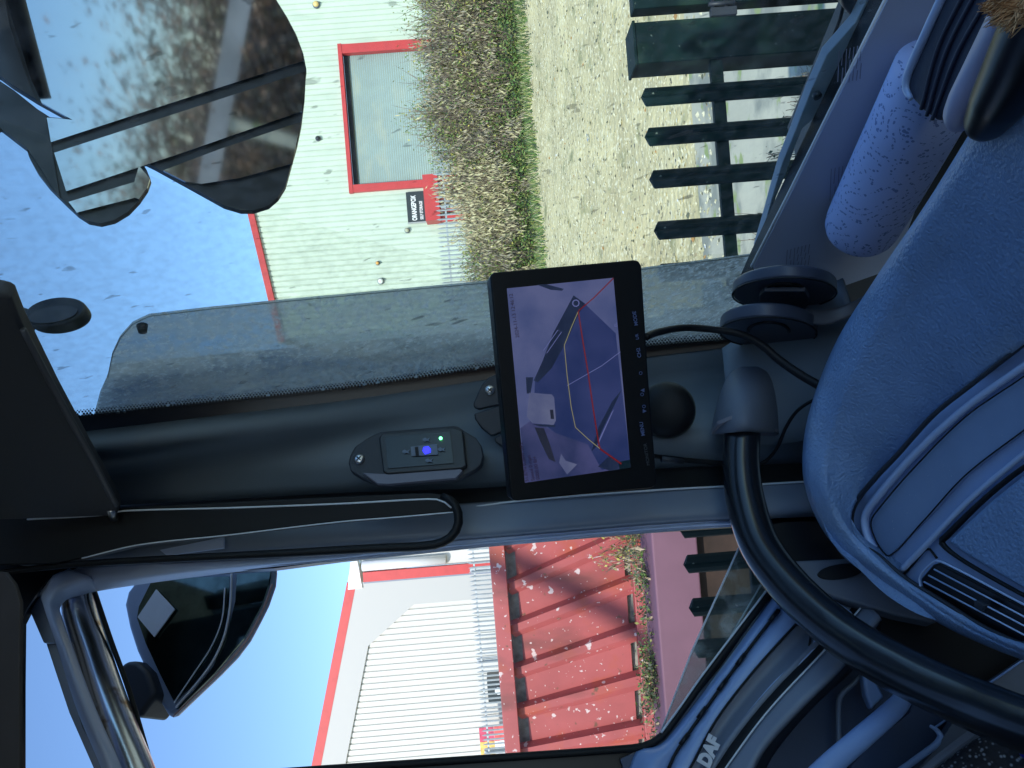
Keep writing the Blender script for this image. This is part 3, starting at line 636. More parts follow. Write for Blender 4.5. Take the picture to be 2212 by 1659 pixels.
# A pillar trims
ap = part('door_pillar')
WSJ = off(WS, .012)
loft('pillar_trim', [[W(x, y, WSJ) for x, y in ((-60, 965), (167, 934), (450, 900), (737, 866), (1065, 819), (1400, 775), (1560, 756), (1800, 725))],
                     [W(x, y, off(WS, .035)) for x, y in ((-60, 1005), (167, 975), (450, 942), (737, 910), (1065, 868), (1400, 828), (1560, 808), (1800, 780))],
                     [P(-60, 1060, .865), P(167, 1040, .865), P(737, 1000, .87), P(1065, 975, .87), P(1400, 940, .865), P(1560, 925, .86), P(1800, 900, .85)],
                     [P(-60, 1105, .875), P(250, 1092, .875), P(760, 1064, .88), P(1100, 1050, .88), P(1400, 1014, .88), P(1740, 1000, .875), P(1800, 998, .87)]], pill, ap, n=60)
loft('pillar_seal', [[P(-60, 1100, .885), P(250, 1088, .885), P(760, 1058, .89), P(1100, 1044, .89), P(1400, 1008, .89), P(1800, 992, .885)],
                     [P(-60, 1140, .87), P(300, 1122, .87), P(760, 1102, .87), P(1100, 1086, .87), P(1560, 1055, .868), P(1800, 1038, .866)]], black, ap, n=40)
loft('door_frame_strip', [[P(-60, 1135, .866), P(300, 1118, .866), P(760, 1098, .866), P(1100, 1082, .862), P(1560, 1050, .858), P(1800, 1036, .856)],
                          [P(-60, 1190, .845), P(300, 1165, .845), P(600, 1148, .845), P(1060, 1125, .842), P(1400, 1098, .84), P(1650, 1083, .838), P(1800, 1075, .837)],
                          [P(-60, 1225, .838), P(300, 1200, .838), P(600, 1185, .838), P(1060, 1154, .836), P(1400, 1125, .835), P(1650, 1110, .834), P(1800, 1102, .833)],
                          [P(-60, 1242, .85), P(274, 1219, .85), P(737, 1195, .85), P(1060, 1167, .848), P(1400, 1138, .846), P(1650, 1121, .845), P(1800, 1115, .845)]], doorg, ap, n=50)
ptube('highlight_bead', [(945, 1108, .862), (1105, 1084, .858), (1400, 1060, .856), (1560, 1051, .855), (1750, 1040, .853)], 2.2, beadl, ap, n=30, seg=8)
loft('window_frame_front', [[P(132, 1226, .855), P(274, 1219, .848), P(450, 1211, .848), P(737, 1195, .848), P(1060, 1166, .846), P(1400, 1137, .844), P(1660, 1120, .842)],
                      [P(140, 1262, .842), P(240, 1250, .84), P(450, 1228, .838), P(737, 1204, .838), P(1060, 1172, .838), P(1400, 1143, .838), P(1660, 1126, .838)],
                      [P(137, 1298, .85), P(200, 1279, .85), P(450, 1243, .85), P(737, 1210, .85), P(1060, 1176, .85), P(1400, 1147, .85), P(1660, 1131, .85)]], framel, ap, n=50)
ptube('rubber_bead', [(20, 1231, .84), (132, 1225, .84), (274, 1218, .84), (500, 1207, .84), (737, 1195, .838), (900, 1181, .836)], 1.9, beadl, ap, n=30, seg=8)
# corner weather strip
pan('weatherstrip', [(1650, 1130), (1660, 1128), (1672, 1165), (1698, 1218), (1690, 1225), (1664, 1172)], off(DOOR, .01), .006, beadl, ap)

# door body with the window opening
dr_ = part('passenger_door')
opening = [(41, 1480), (43, 1345), (60, 1312), (84, 1277), (110, 1248), (136, 1232), (200, 1240), (287, 1245), (590, 1228), (737, 1209), (1060, 1175), (1400, 1146), (1650, 1130), (1690, 1222), (1652, 1288), (1520, 1462), (1426, 1590), (1400, 1606), (1370, 1613), (1000, 1638), (665, 1661), (245, 1692), (40, 1710)]
def ring(name, outer, inner, n, th, m, parent):
    bm = bmesh.new(); es = []
    for lp in (outer, inner):
        v = [bm.verts.new(p) for p in lp]; es += [bm.edges.new((v[i], v[(i+1) % len(v)])) for i in range(len(v))]
    bmesh.ops.triangle_fill(bm, edges=es, use_beauty=True, use_dissolve=False, normal=n)
    bm.verts.index_update(); vs = [v.co.copy() for v in bm.verts]; fs = [tuple(v.index for v in f.verts) for f in bm.faces]; bm.free()
    o = link(name, vs, fs, m, parent); fixn(o); f0 = o.data.polygons[0]
    if f0.normal.dot(n) < 0: o.data.flip_normals()
    s = o.modifiers.new('thick', 'SOLIDIFY'); s.thickness = th; s.offset = -1; return o
inn = [W(x, y, off(DOOR, -.012)) for x, y in opening]
ring('inner_skin', [T(-1.25, .845, 1.05), T(.27, .845, 1.05), T(.27, .845, 3.3), T(-1.25, .845, 3.3)], inn, -L, .012, blackg, dr_)
fc = loft('window_frame', [[P(150, 1228, .845), P(110, 1246, .84), P(88, 1276, .835), P(94, 1310, .82), P(120, 1389, .79), P(167, 1536, .755), P(217, 1656, .735), P(240, 1720, .725)],
                           [P(190, 1246, .835), P(125, 1272, .825), P(108, 1296, .82), P(113, 1325, .81), P(140, 1400, .78), P(185, 1530, .745), P(240, 1656, .725), P(262, 1720, .715)],
                           [P(215, 1276, .85), P(150, 1292, .84), P(130, 1312, .83), P(135, 1335, .82), P(160, 1405, .795), P(205, 1525, .76), P(262, 1656, .735), P(285, 1720, .73)]], framel, dr_, n=50)
ptube('roof_rail_tube', [(166, 1270, .87), (172, 1320, .862), (200, 1410, .835), (222, 1480, .81), (262, 1590, .775), (292, 1665, .755), (314, 1725, .74)], [30, 34, 35, 36, 37, 38, 38], chrome, dr_, n=30, seg=24)
ptube('rail_dark_edge', [(202, 1272, .865), (240, 1385, .84), (278, 1490, .815), (328, 1659, .765), (346, 1720, .75)], 5.5, black, dr_, n=20, seg=8)
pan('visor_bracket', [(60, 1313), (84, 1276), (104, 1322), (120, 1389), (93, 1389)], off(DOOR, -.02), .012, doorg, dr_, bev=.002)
pan('visor_strip', [(100, 1389), (121, 1389), (170, 1536), (200, 1610), (222, 1665), (205, 1665), (150, 1540), (120, 1450)], off(DOOR, -.03), .006, mat('strip_grey', (.33, .36, .42), .4), dr_)
pan('clip', [(168, 1545), (184, 1543), (190, 1560), (205, 1572), (202, 1588), (186, 1590), (176, 1572)], off(DOOR, -.025), .012, mat('clip_olive', (.12, .14, .14), .5), dr_, bev=.002)
# rear edge seal of the window
ptube('window_seal', [(560, 1672), (665, 1664), (1000, 1642), (1370, 1616), (1402, 1608), (1430, 1590), (1470, 1538), (1520, 1468), (1600, 1362), (1654, 1292), (1700, 1232)], 8.5, black, dr_, pl=off(DOOR, .004), n=60, seg=10)
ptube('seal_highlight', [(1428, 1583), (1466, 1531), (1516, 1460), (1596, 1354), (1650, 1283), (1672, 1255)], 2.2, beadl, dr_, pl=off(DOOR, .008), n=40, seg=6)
# lowered window pane
def pane_mat():
    m = bpy.data.materials.new('dusty_pane'); m.use_nodes = True; t = m.node_tree; b = t.nodes['Principled BSDF']; out = t.nodes['Material Output']
    b.inputs['Base Color'].default_value = (.75, .78, .8, 1); b.inputs['Roughness'].default_value = .6
    tr_ = t.nodes.new('ShaderNodeBsdfTransparent'); tr_.inputs[0].default_value = (.62, .72, .70, 1); gl = t.nodes.new('ShaderNodeBsdfGlossy'); gl.inputs['Roughness'].default_value = .02
    tc = t.nodes.new('ShaderNodeTexCoord'); n = t.nodes.new('ShaderNodeTexNoise'); n.inputs['Scale'].default_value = 40; n.inputs['Detail'].default_value = 8; t.links.new(tc.outputs['Object'], n.inputs['Vector'])
    r = t.nodes.new('ShaderNodeMapRange'); r.inputs[1].default_value = .45; r.inputs[2].default_value = .75; r.inputs[3].default_value = .04; r.inputs[4].default_value = .5; t.links.new(n.outputs['Fac'], r.inputs[0])
    m1 = t.nodes.new('ShaderNodeMixShader'); t.links.new(r.outputs[0], m1.inputs[0]); t.links.new(tr_.outputs[0], m1.inputs[1]); t.links.new(b.outputs[0], m1.inputs[2])
    fz = t.nodes.new('ShaderNodeFresnel'); fz.inputs[0].default_value = 1.4; m2 = t.nodes.new('ShaderNodeMixShader'); t.links.new(fz.outputs[0], m2.inputs[0]); t.links.new(m1.outputs[0], m2.inputs[1]); t.links.new(gl.outputs[0], m2.inputs[2])
    t.links.new(m2.outputs[0], out.inputs['Surface']); return m
DP = off(DOOR, -.004)
pan('window_pane', [(1622, 1128), (1594, 1188), (1495, 1406), (1426, 1586), (1440, 1590), (1560, 1425), (1664, 1284), (1695, 1225), (1650, 1130)], DP, .003, pane_mat(), dr_)
ptube('pane_edge', [(1622, 1128), (1594, 1188), (1495, 1406), (1426, 1586)], 2.3, beadl, dr_, pl=DP, seg=6)
ptube('pane_inner_edge', [(1660, 1236), (1605, 1330), (1545, 1432), (1432, 1588)], 2.0, mat('glass_edge', (.45, .55, .58), .3), dr_, pl=DP, seg=6)

# door card
def row(pts, e): return [W(x, y, off(DOOR, e)) for x, y in pts]
r0 = [(1740, 1190), (1668, 1292), (1560, 1440), (1445, 1590), (1418, 1612), (1375, 1622), (1345, 1720)]
r1 = [(1745, 1235), (1683, 1317), (1604, 1420), (1526, 1529), (1460, 1626), (1442, 1665), (1425, 1740)]
r2 = [(1790, 1260), (1720, 1348), (1629, 1449), (1547, 1556), (1493, 1655), (1475, 1690), (1462, 1720)]
r3 = [(1850, 1290), (1760, 1390), (1660, 1492), (1575, 1595), (1535, 1655), (1515, 1690), (1500, 1730)]
r4 = [(1870, 1300), (1786, 1399), (1660, 1535), (1569, 1657), (1550, 1690), (1530, 1740)]
r6 = [(1900, 1330), (1810, 1440), (1722, 1527), (1650, 1605), (1622, 1659), (1600, 1750)]
loft('sill_cap', [row(r0, .006), row([(a[0]*.5+b[0]*.5, a[1]*.5+b[1]*.5) for a, b in zip(r0, r1)], .022), row(r1, .022)], doorb, dr_, n=40)
ptube('sill_slot', [p for p in r1[1:6]], 3.2, black, dr_, pl=off(DOOR, .024), n=40, seg=6)
for i in range(5):
    t_ = [(1672, 1330), (1600, 1425), (1560, 1480), (1516, 1540), (1478, 1597)][i]; ptube('slot_clip', [(t_[0]+9, t_[1]-12), (t_[0]-9, t_[1]+12)], 4.5, blackg, dr_, pl=off(DOOR, .026), seg=8)
loft('door_upper', [row(r1, .018), row([(a[0]*.5+b[0]*.5, a[1]*.5+b[1]*.5) for a, b in zip(r1, r2)], .034), row(r2, .036)], dplast, dr_, n=40)
ptube('upper_seam', r2[1:7], 2.6, black, dr_, pl=off(DOOR, .038), n=40, seg=6)
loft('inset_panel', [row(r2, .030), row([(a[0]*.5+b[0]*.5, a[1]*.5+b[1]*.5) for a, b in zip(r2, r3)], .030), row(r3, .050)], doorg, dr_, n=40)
ptube('inset_end_seam', [(1716, 1350), (1735, 1352), (1750, 1372), (1748, 1396)], 2.6, black, dr_, pl=off(DOOR, .045), n=14, seg=6)
ptube('inset_trim', [(1740, 1345), (1763, 1365), (1762, 1392), (1668, 1487), (1582, 1592), (1541, 1652), (1510, 1700)], 7, dlight, dr_, pl=off(DOOR, .046), n=40, seg=10)
loft('door_step', [row(r3, .044), row(r4, .058)], black, dr_, n=40, sub=3)
ptube('step_bead', r4[0:5], 2.0, beadl, dr_, pl=off(DOOR, .060), n=40, seg=6)
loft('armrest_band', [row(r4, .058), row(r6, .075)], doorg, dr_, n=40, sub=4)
# brand lettering on the inset panel
xd = (W(1548, 1620, off(DOOR, .05))-W(1516, 1655, off(DOOR, .05))).normalized(); base = W(1527, 1660, off(DOOR, .046))
xdir = (W(1550, 1608, off(DOOR, .046))-base).normalized(); ydir = (W(1505, 1645, off(DOOR, .046))-base)
text('badge', 'DAF', .0155, base-L*.006, xdir, ydir, beadl, dr_, bold=.0010, ext=.001, sx=.9)
# lower door
dcard = [(1700, 1240), (1721, 1255), (1870, 1365), (2330, 1560), (2330, 1800), (1400, 1800), (1340, 1640), (1426, 1600), (1560, 1440)]
pan('door_card', dcard, off(DOOR, .004), .012, doorn, dr_)
loft('door_pocket', [row(r6, .07), row([(1905, 1370), (1850, 1440), (1760, 1525), (1690, 1605), (1655, 1662), (1630, 1760)], .035)], ddark, dr_, n=30, sub=4)
ptube('pocket_ridge', [(1945, 1395), (1866, 1455), (1840, 1480), (1818, 1500), (1812, 1520), (1812, 1600), (1816, 1670)], [4, 4, 5, 6, 6, 5, 5], doorg, dr_, pl=off(DOOR, .03), n=30, seg=8)
pan('release_lever', [(1864, 1457), (1870, 1500), (1884, 1534), (1893, 1522), (1912, 1506), (1895, 1475), (1880, 1452)], off(DOOR, .05), .012, doorb, dr_, bev=.003)
ptube('pull_handle', [(1745, 1700, .64), (1790, 1655, .645), (1860, 1594, .655), (1935, 1528, .665), (1952, 1505, .672), (1942, 1494, .69), (1912, 1480, .72)], [25, 24, 23, 21, 18, 13, 9], doorb, dr_, n=40, seg=20)
pan('pocket_panel', [(1985, 1480), (2057, 1545), (2020, 1572), (2025, 1600), (1930, 1670), (1800, 1700), (1870, 1620), (1965, 1540)], off(DOOR, .03), .01, doorn, dr_)
ptube('pocket_line', [(2058, 1545), (2018, 1573)], 2.4, doorb, dr_, pl=off(DOOR, .05), seg=6)
ptube('map_pocket_rim', [(2009, 1568), (2022, 1576), (2032, 1590), (2024, 1606), (1990, 1632), (1935, 1672)], [3, 5, 7, 7, 7, 7], dplast, dr_, pl=off(DOOR, .06), n=30, seg=10)

# dashboard
db = part('dashboard')
def H(x, y, h): return P(x, y, DH(x, y, h))
Arow = [H(2330, -60, .30), H(2150, 200, .31), H(2000, 440, .315), H(1885, 610, .32), H(1800, 750, .31), H(1745, 900, .29), P(1733, 1010, .735), P(1750, 1090, .735), P(1795, 1170, .73), P(1873, 1235, .71), P(2015, 1338, .65), P(2130, 1395, .60), P(2290, 1455, .54)]
Krow = [H(2330, 370, .328), H(2207, 463, .328), H(2054, 553, .328), H(1966, 635, .323), H(1882, 744, .313), H(1825, 860, .302), P(1795, 970, .700), P(1788, 1060, .70), P(1810, 1125, .70), P(1860, 1183, .69), P(1925, 1243, .665), P(2025, 1318, .625), P(2130, 1378, .58), P(2290, 1442, .52)]
Brow = [H(2330, 655, .352), H(2211, 744, .352), H(2092, 836, .352), H(2016, 897, .350), H(1939, 982, .342), H(1889, 1035, .334), P(1847, 1089, .705), P(1839, 1127, .705), P(1856, 1170, .70), P(1901, 1203, .685), P(1954, 1250, .66), P(2035, 1299, .62), P(2130, 1360, .575), P(2290, 1430, .51)]
def mixr(a, b, t, e=0):
    a = cr_pts(a, 40); b = cr_pts(b, 40); return [EYE+(p.lerp(q, t)-EYE)*(1-e) for p, q in zip(a, b)]
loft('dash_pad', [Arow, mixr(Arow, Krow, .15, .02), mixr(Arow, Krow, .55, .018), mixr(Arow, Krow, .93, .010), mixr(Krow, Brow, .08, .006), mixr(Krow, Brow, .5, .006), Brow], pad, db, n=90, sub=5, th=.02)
# front face plane fitted through the seam
SP = plane3(H(2211, 744, .352), P(1847, 1089, .705), P(2130, 1360, .575))
Bpx = [(2330, 655), (2211, 744), (2092, 836), (2016, 897), (1939, 982), (1889, 1035), (1847, 1089), (1839, 1127), (1856, 1168), (1901, 1203), (1954, 1248), (2035, 1298), (2130, 1357), (2290, 1425)]
pan('fascia', Bpx+[(2400, 1425), (2400, 655)], off(SP, -.012), .02, dplast, db)
ptube('seam', Bpx, 5.5, ddark, db, pl=off(SP, -.004), n=90, seg=8)
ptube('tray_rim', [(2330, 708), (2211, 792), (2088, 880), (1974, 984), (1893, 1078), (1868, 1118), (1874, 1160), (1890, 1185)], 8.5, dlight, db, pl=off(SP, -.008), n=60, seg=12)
pan('tray_panel', [(2330, 728), (2212, 813), (2085, 901), (1977, 1008), (1901, 1096), (1881, 1130), (1896, 1175), (1920, 1201), (1993, 1127), (2085, 1027), (2212, 929), (2330, 840)], off(SP, -.008), .006, dplast2, db)
ptube('tray_seam', [(2330, 728), (2212, 813), (2085, 901), (1977, 1008), (1901, 1096), (1881, 1130), (1896, 1175), (1920, 1201), (1993, 1127), (2085, 1027), (2212, 929), (2330, 840)], 1.7, black, db, pl=off(SP, -.005), n=120, seg=6)
ptube('ledge_highlight', [(1948, 1232), (2018, 1160), (2090, 1085), (2177, 1010), (2330, 885)], 6.5, dlight, db, pl=off(SP, -.008), n=40, seg=10)  # pale tube drawn for the highlight along the ledge
ptube('panel_gap', [(2330, 940), (2212, 1010), (2127, 1078), (2045, 1158), (2034, 1172), (2073, 1206), (2212, 1286), (2330, 1345)], [6, 6, 6, 7, 7, 5, 5, 5], black, db, pl=off(SP, -.006), n=60, seg=8)
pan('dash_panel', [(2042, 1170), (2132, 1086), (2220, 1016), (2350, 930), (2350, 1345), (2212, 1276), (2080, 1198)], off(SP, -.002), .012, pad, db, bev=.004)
ptube('side_gap', [(1948, 1246), (1975, 1215), (2005, 1185), (2024, 1206)], 3, black, db, pl=off(SP, -.009), n=16, seg=6)
vn = pan('vent', [(1992, 1268), (1988, 1250), (2014, 1220), (2028, 1216), (2212, 1311), (2330, 1372), (2330, 1452), (2212, 1398), (2008, 1290)], off(SP, -.008), .008, blackg, db, bev=.002)
for a_, b_ in (((2018, 1230), (2330, 1394)), ((2006, 1243), (2330, 1414)), ((1996, 1257), (2330, 1434))): ptube('slat', [a_, b_], 2.0, dlight, vn, pl=off(SP, -.001), seg=6)
ptube('vent_highlight', [(2330, 1366), (2212, 1306), (2030, 1212), (2014, 1216), (1986, 1248), (1990, 1270), (2008, 1292), (2212, 1402), (2330, 1458)], 2.6, dlight, db, pl=off(SP, -.004), n=60, seg=8)  # pale tube drawn for the highlight round the vent border
pan('vent_tab', [(2105, 1296), (2128, 1308), (2122, 1322), (2102, 1310)], off(SP, .002), .006, ddark, vn, bev=.001)
# dash end cheek with its round grommet, seen below the pad
CHK = plane3(P(1690, 1212, .765), P(1860, 1205, .76), P(1940, 1335, .73))
pan('end_cavity', [(1655, 1134), (1700, 1128), (1790, 1125), (1860, 1220), (1690, 1214)], off(CHK, -.012), .02, blackg, db)
pan('end_cheek', [(1690, 1212), (1840, 1205), (1890, 1225), (2040, 1335), (2015, 1345), (1939, 1330), (1798, 1288), (1721, 1254)], CHK, .02, dgrey, db, bev=.003)
pan('grommet', [(1817+50*math.cos(a*.2618), 1234-6*math.cos(a*.2618)+16*math.sin(a*.2618)) for a in range(24)], off(CHK, .003), .003, black, db)
pan('kick_panel', [(1715, 1250), (1798, 1284), (1939, 1326), (2080, 1340), (2400, 1440), (2400, 1600), (1900, 1420)], off(CHK, -.03), .02, black, db)
pan('lower_tinted_trim', [(1716, 1252), (1798, 1290), (1840, 1320), (1880, 1375), (1870, 1390), (1700, 1262)], off(CHK, -.005), .015, dplast, db, bev=.003)
LOW = plane3(P(2110, 1494, .70), P(2300, 1370, .70), P(2100, 1660, .68))
pan('lower_side_panel', [(2095, 1505), (2400, 1300), (2400, 1750), (1900, 1750), (2020, 1620)], LOW, .02, dgrey, db)
ptube('lower_side_bead', [(2090, 1508), (2212, 1424), (2330, 1345)], 2.6, doorb, db, pl=off(LOW, .003), seg=6)
# shelf behind the pad, down to the screen base
SH = plane3(P(1627, 590, .905), P(1918, 0, .592), P(1880, 590, .93))
pan('screen_shelf', [(1600, 640), (1630, 575), (1940, -60), (2400, -60), (2200, 500), (1900, 900), (1740, 1000), (1640, 800)], off(SH, -.01), .02, black, db)
loft('pillar_foot', [[P(1560, 752, .90), P(1640, 700, .90), P(1740, 640, .86), P(1820, 600, .84)], [P(1570, 850, .86), P(1660, 830, .85), P(1760, 780, .83), P(1850, 720, .80)], [P(1590, 960, .85), P(1680, 960, .845), P(1780, 940, .82), P(1860, 900, .80)]], pill, ap, n=20)

# handle housing and grab handle
hs = part('grab_handle')
vs, fs = [], []; ax = [P(1612, 800, .875), P(1612, 835, .84), P(1610, 880, .80), P(1605, 925, .79)]; wd = [36, 52, 60, 60]
rows_ = []
for i, (cx_, cy_, dd_, hw, bulge) in enumerate(((1622, 792, .868, 22, .004), (1620, 806, .862, 42, .022), (1617, 835, .855, 56, .045), (1614, 875, .852, 66, .062), (1611, 915, .850, 72, .068), (1610, 932, .850, 74, .066))):
    rw = []
    for k in range(9):
        a = math.pi*k/8; x = cx_-hw*math.cos(a); rw.append(P(x, cy_+(0 if i < 5 else 6*abs(math.cos(a))), dd_-bulge*math.sin(a)**1.2))
    rows_.append(rw)
loft('handle_housing', rows_, dgrey, hs, n=36, sub=4, th=.004)
pan('housing_mouth', [(1537, 938), (1550, 918), (1580, 906), (1615, 904), (1650, 912), (1680, 935), (1676, 942)], plane3(P(1537, 938, .83), P(1680, 938, .83), P(1610, 905, .79)), .004, mat('housing_lip', (.20, .19, .22), .5), hs)
ptube('handle_bar', [(1606, 890, .835), (1604, 925, .815), (1601, 1000, .80), (1610, 1080, .785), (1640, 1175, .76), (1702, 1262, .725), (1790, 1347, .68), (1882, 1412, .635), (1990, 1470, .59), (2100, 1520, .545), (2212, 1566, .50), (2330, 1608, .46)],
      [37, 38, 39, 41, 43, 45, 48, 51, 54, 57, 60, 62], grip, hs, n=90, seg=28)

# visor and loop handle
vz = part('sun_visor')
VP = plane3(P(0, 645, .565), P(0, 1110, .745), P(250, 1100, .775))
pan('visor_panel', [(-80, 622), (0, 636), (14, 638), (24, 646), (34, 672), (46, 702), (120, 850), (190, 978), (258, 1100), (256, 1110), (240, 1117), (-80, 1128)], VP, .018, mat('visor_fabric', (.05, .052, .06), .7, bump=.2, bs=300), vz, bev=.005)
ptube('visor_edge', [(50, 712), (122, 850), (192, 978), (250, 1090)], 7, mat('visor_edge', (.08, .085, .10), .5), vz, pl=off(VP, .001), n=20, seg=10)
ptube('visor_pin', [(240, 1100), (246, 1120)], 9, screwm, vz, pl=off(VP, -.002), seg=12)
mp_ = thing('blind_spot_disc', P(112, 672, .70), 'small black oval disc mirror hanging off the sun visor corner', 'mirror')
vs = []; cx_, cy_ = 118, 671
def ell(k, sx, sy, dx=0, dy=0): a = k*math.pi/16; u, v = sx*math.cos(a), sy*math.sin(a); return (cx_+dx+u*math.cos(-.17)-v*math.sin(-.17), cy_+dy+u*math.sin(-.17)+v*math.cos(-.17))
EP = plane3(P(60, 690, .69), P(180, 655, .69), P(120, 700, .675))
pan('disc_body', [ell(k, 67, 30) for k in range(32)], EP, .012, black, mp_, bev=.003)
pan('disc_face', [ell(k, 54, 17, -4, 8) for k in range(32)], off(EP, .001), .003, mat('disc_glass', (.02, .02, .025), .6), mp_)
pan('disc_arm', [(20, 655), (38, 658), (60, 665), (72, 680), (60, 700), (42, 702), (28, 690)], off(EP, -.003), .01, black, mp_, bev=.002)
gh = part('roof_grab_handle')
pan('handle_plate', [(-80, 1118), (120, 1104), (260, 1096), (500, 1083), (760, 1071), (930, 1064), (965, 1070), (986, 1088), (993, 1112), (984, 1106), (860, 1117), (737, 1127), (483, 1157), (300, 1177), (177, 1206), (120, 1218), (-80, 1222)], plane3(P(0, 1110, .80), P(900, 1070, .80), P(0, 1200, .79)), .018, black, gh, bev=.004)
ptube('handle_loop', [(955, 1072, .795), (978, 1084, .79), (990, 1110, .785), (988, 1140, .782), (968, 1165, .78), (930, 1178, .78), (800, 1185, .78), (600, 1196, .78), (350, 1208, .785), (177, 1218, .79), (0, 1236, .80)], [8, 9.5, 10, 10, 10, 10, 9.5, 9, 8, 7, 6], black, gh, n=60, seg=14)
ptube('handle_highlight', [(59, 1122, .785), (227, 1112, .785), (260, 1104, .785), (500, 1097, .785), (737, 1088, .785), (930, 1078, .784), (955, 1082, .783), (975, 1097, .782)], 2.0, beadl, gh, n=50, seg=6)  # pale tube stands for the highlight on the handle edge
ptube('handle_lower_highlight', [(177, 1206, .78), (300, 1177, .78), (483, 1157, .78), (737, 1127, .782), (860, 1117, .784), (984, 1106, .786)], 1.6, beadl, gh, n=50, seg=6)  # second pale tube, the highlight along the lower edge
pan('handle_label', [(345, 1188), (483, 1160), (483, 1184), (360, 1200)], plane3(P(345, 1188, .83), P(483, 1160, .83), P(483, 1190, .825)), .003, framel, gh)
pan('header_lining', [(-120, 1222), (10, 1236), (30, 1262), (42, 1300), (41, 1400), (40, 1740), (-120, 1740)], plane3(P(0, 1250, .66), P(44, 1400, .63), P(0, 1700, .60)), .004, shell, cab, bev=.001)
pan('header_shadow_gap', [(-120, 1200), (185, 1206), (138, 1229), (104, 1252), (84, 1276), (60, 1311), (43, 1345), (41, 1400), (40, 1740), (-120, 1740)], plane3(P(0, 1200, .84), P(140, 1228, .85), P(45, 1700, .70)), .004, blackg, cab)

# seat corner
st = part('passenger_seat')
def weave():
    m = mat('seat_weave', (.05, .055, .07), .9); t = m.node_tree; b = t.nodes['Principled BSDF']; tc = t.nodes.new('ShaderNodeTexCoord'); v = t.nodes.new('ShaderNodeTexVoronoi'); v.inputs['Scale'].default_value = 260
    t.links.new(tc.outputs['Object'], v.inputs['Vector']); rp = t.nodes.new('ShaderNodeValToRGB'); rp.color_ramp.elements[0].position = .12; rp.color_ramp.elements[0].color = (.30, .34, .40, 1); rp.color_ramp.elements[1].position = .36; rp.color_ramp.elements[1].color = (.02, .022, .03, 1)
    t.links.new(v.outputs['Distance'], rp.inputs[0]); t.links.new(rp.outputs[0], b.inputs['Base Color']); bp = t.nodes.new('ShaderNodeBump'); bp.inputs['Distance'].default_value = .002; t.links.new(v.outputs['Distance'], bp.inputs['Height']); t.links.new(bp.outputs[0], b.inputs['Normal']); return m
SE = plane3(P(2130, 1580, .59), P(2010, 1659, .60), P(2212, 1640, .57))
pan('seat_cushion', [(2126, 1574), (2200, 1585), (2400, 1600), (2400, 1800), (1900, 1800), (2000, 1668), (2060, 1622)], SE, .05, weave(), st, bev=.012)
mb = MB(); pp = cr_pts([W(x, y, off(SE, .002)) for x, y in ((2128, 1572), (2066, 1616), (2000, 1668), (1960, 1710))], 60)
for i, p in enumerate(pp[:-1]): mb.add([p+(pp[i+1]-p)*.1, p+(pp[i+1]-p)*.75, p+(pp[i+1]-p)*.75+SE[1]*.004+Vector((.008, 0, -.004)), p+(pp[i+1]-p)*.1+SE[1]*.004+Vector((.008, 0, -.004))], [(0, 1, 2, 3)])
mb.build('seat_stitching', doorg, st)
ptube('seat_piping', [(2126, 1570), (2064, 1614), (1998, 1666), (1960, 1708)], 6, dgrey, st, pl=SE, n=30, seg=10)
pan('belt_buckle', [(2196, 1612), (2300, 1610), (2300, 1660), (2215, 1640), (2200, 1630)], off(SE, .02), .02, mat('buckle_blue', (.01, .02, .45), .4), st, bev=.003)

# ------------------------------------------------------------------ outside mirrors
mir = mat('mirror_glass', (.50, .52, .56), .045, 1.0)
vdir = ray(350, 200).normalized(); rdir = Vector((1, -.22, .05)).normalized(); MN = (rdir-vdir).normalized()
FM = (P(350, 200, .90), MN)
fmr = part('front_mirror')
housing = [(-80, 300), (0, 276), (57, 320), (62, 337), (80, 370), (105, 402), (140, 437), (167, 462), (190, 477), (217, 482), (247, 475), (277, 457), (300, 433), (318, 407), (325, 387), (317, 367), (302, 345), (333, 360), (400, 397), (483, 443), (520, 454), (547, 454), (580, 444), (601, 426), (617, 400), (628, 360), (642, 310), (651, 267), (658, 210), (660, 167), (662, 150), (655, 115), (640, 75), (620, 37), (597, 0), (570, -60), (-80, -60)]
hbm = mat('mirror_housing', (.02, .022, .026), .35)
hk = housing+[(-80, 125), (0, 165), (27, 185), (80, 218), (120, 240), (157, 260), (130, 255), (108, 253), (80, 235), (30, 195), (0, 175), (-80, 140)]
pan('housing', hk, FM, .006, hbm, fmr)
FG = off(FM, .003)
pan('mirror_pane', [(13, -8), (30, 52), (66, 168), (90, 222), (120, 239), (157, 259), (130, 256), (101, 254), (110, 307), (380, 219), (656, 131), (652, 112), (640, 78), (620, 40), (596, 2), (588, -20), (16, -20)], FG, .002, mir, fmr)
pan('mirror_pane', [(117, 330), (380, 245), (660, 154), (657, 200), (652, 240), (400, 328), (143, 413)], FG, .002, mir, fmr)
pan('mirror_pane', [(148, 436), (290, 393), (300, 358), (324, 386), (318, 405), (300, 430), (292, 427), (166, 459)], FG, .002, mir, fmr)
pan('mirror_pane', [(352, 368), (480, 320), (650, 263), (640, 310), (632, 353), (520, 384), (436, 397), (400, 392)], FG, .002, mir, fmr)
pan('mirror_cover', [(-80, -20), (8, -20), (20, 50), (60, 170), (78, 214), (27, 183), (0, 163), (-80, 112)], off(FM, .003), .002, hbm, fmr)
pan('mirror_cover', [(-80, 150), (0, 176), (30, 197), (80, 237), (98, 252), (112, 320), (130, 430), (60, 322), (0, 276), (-80, 300)], off(FM, .003), .002, hbm, fmr)
ptube('mirror_arm', [(10, -40, .98), (-40, -140, .9), (-90, -220, .8)], 40, hbm, fmr, seg=14)

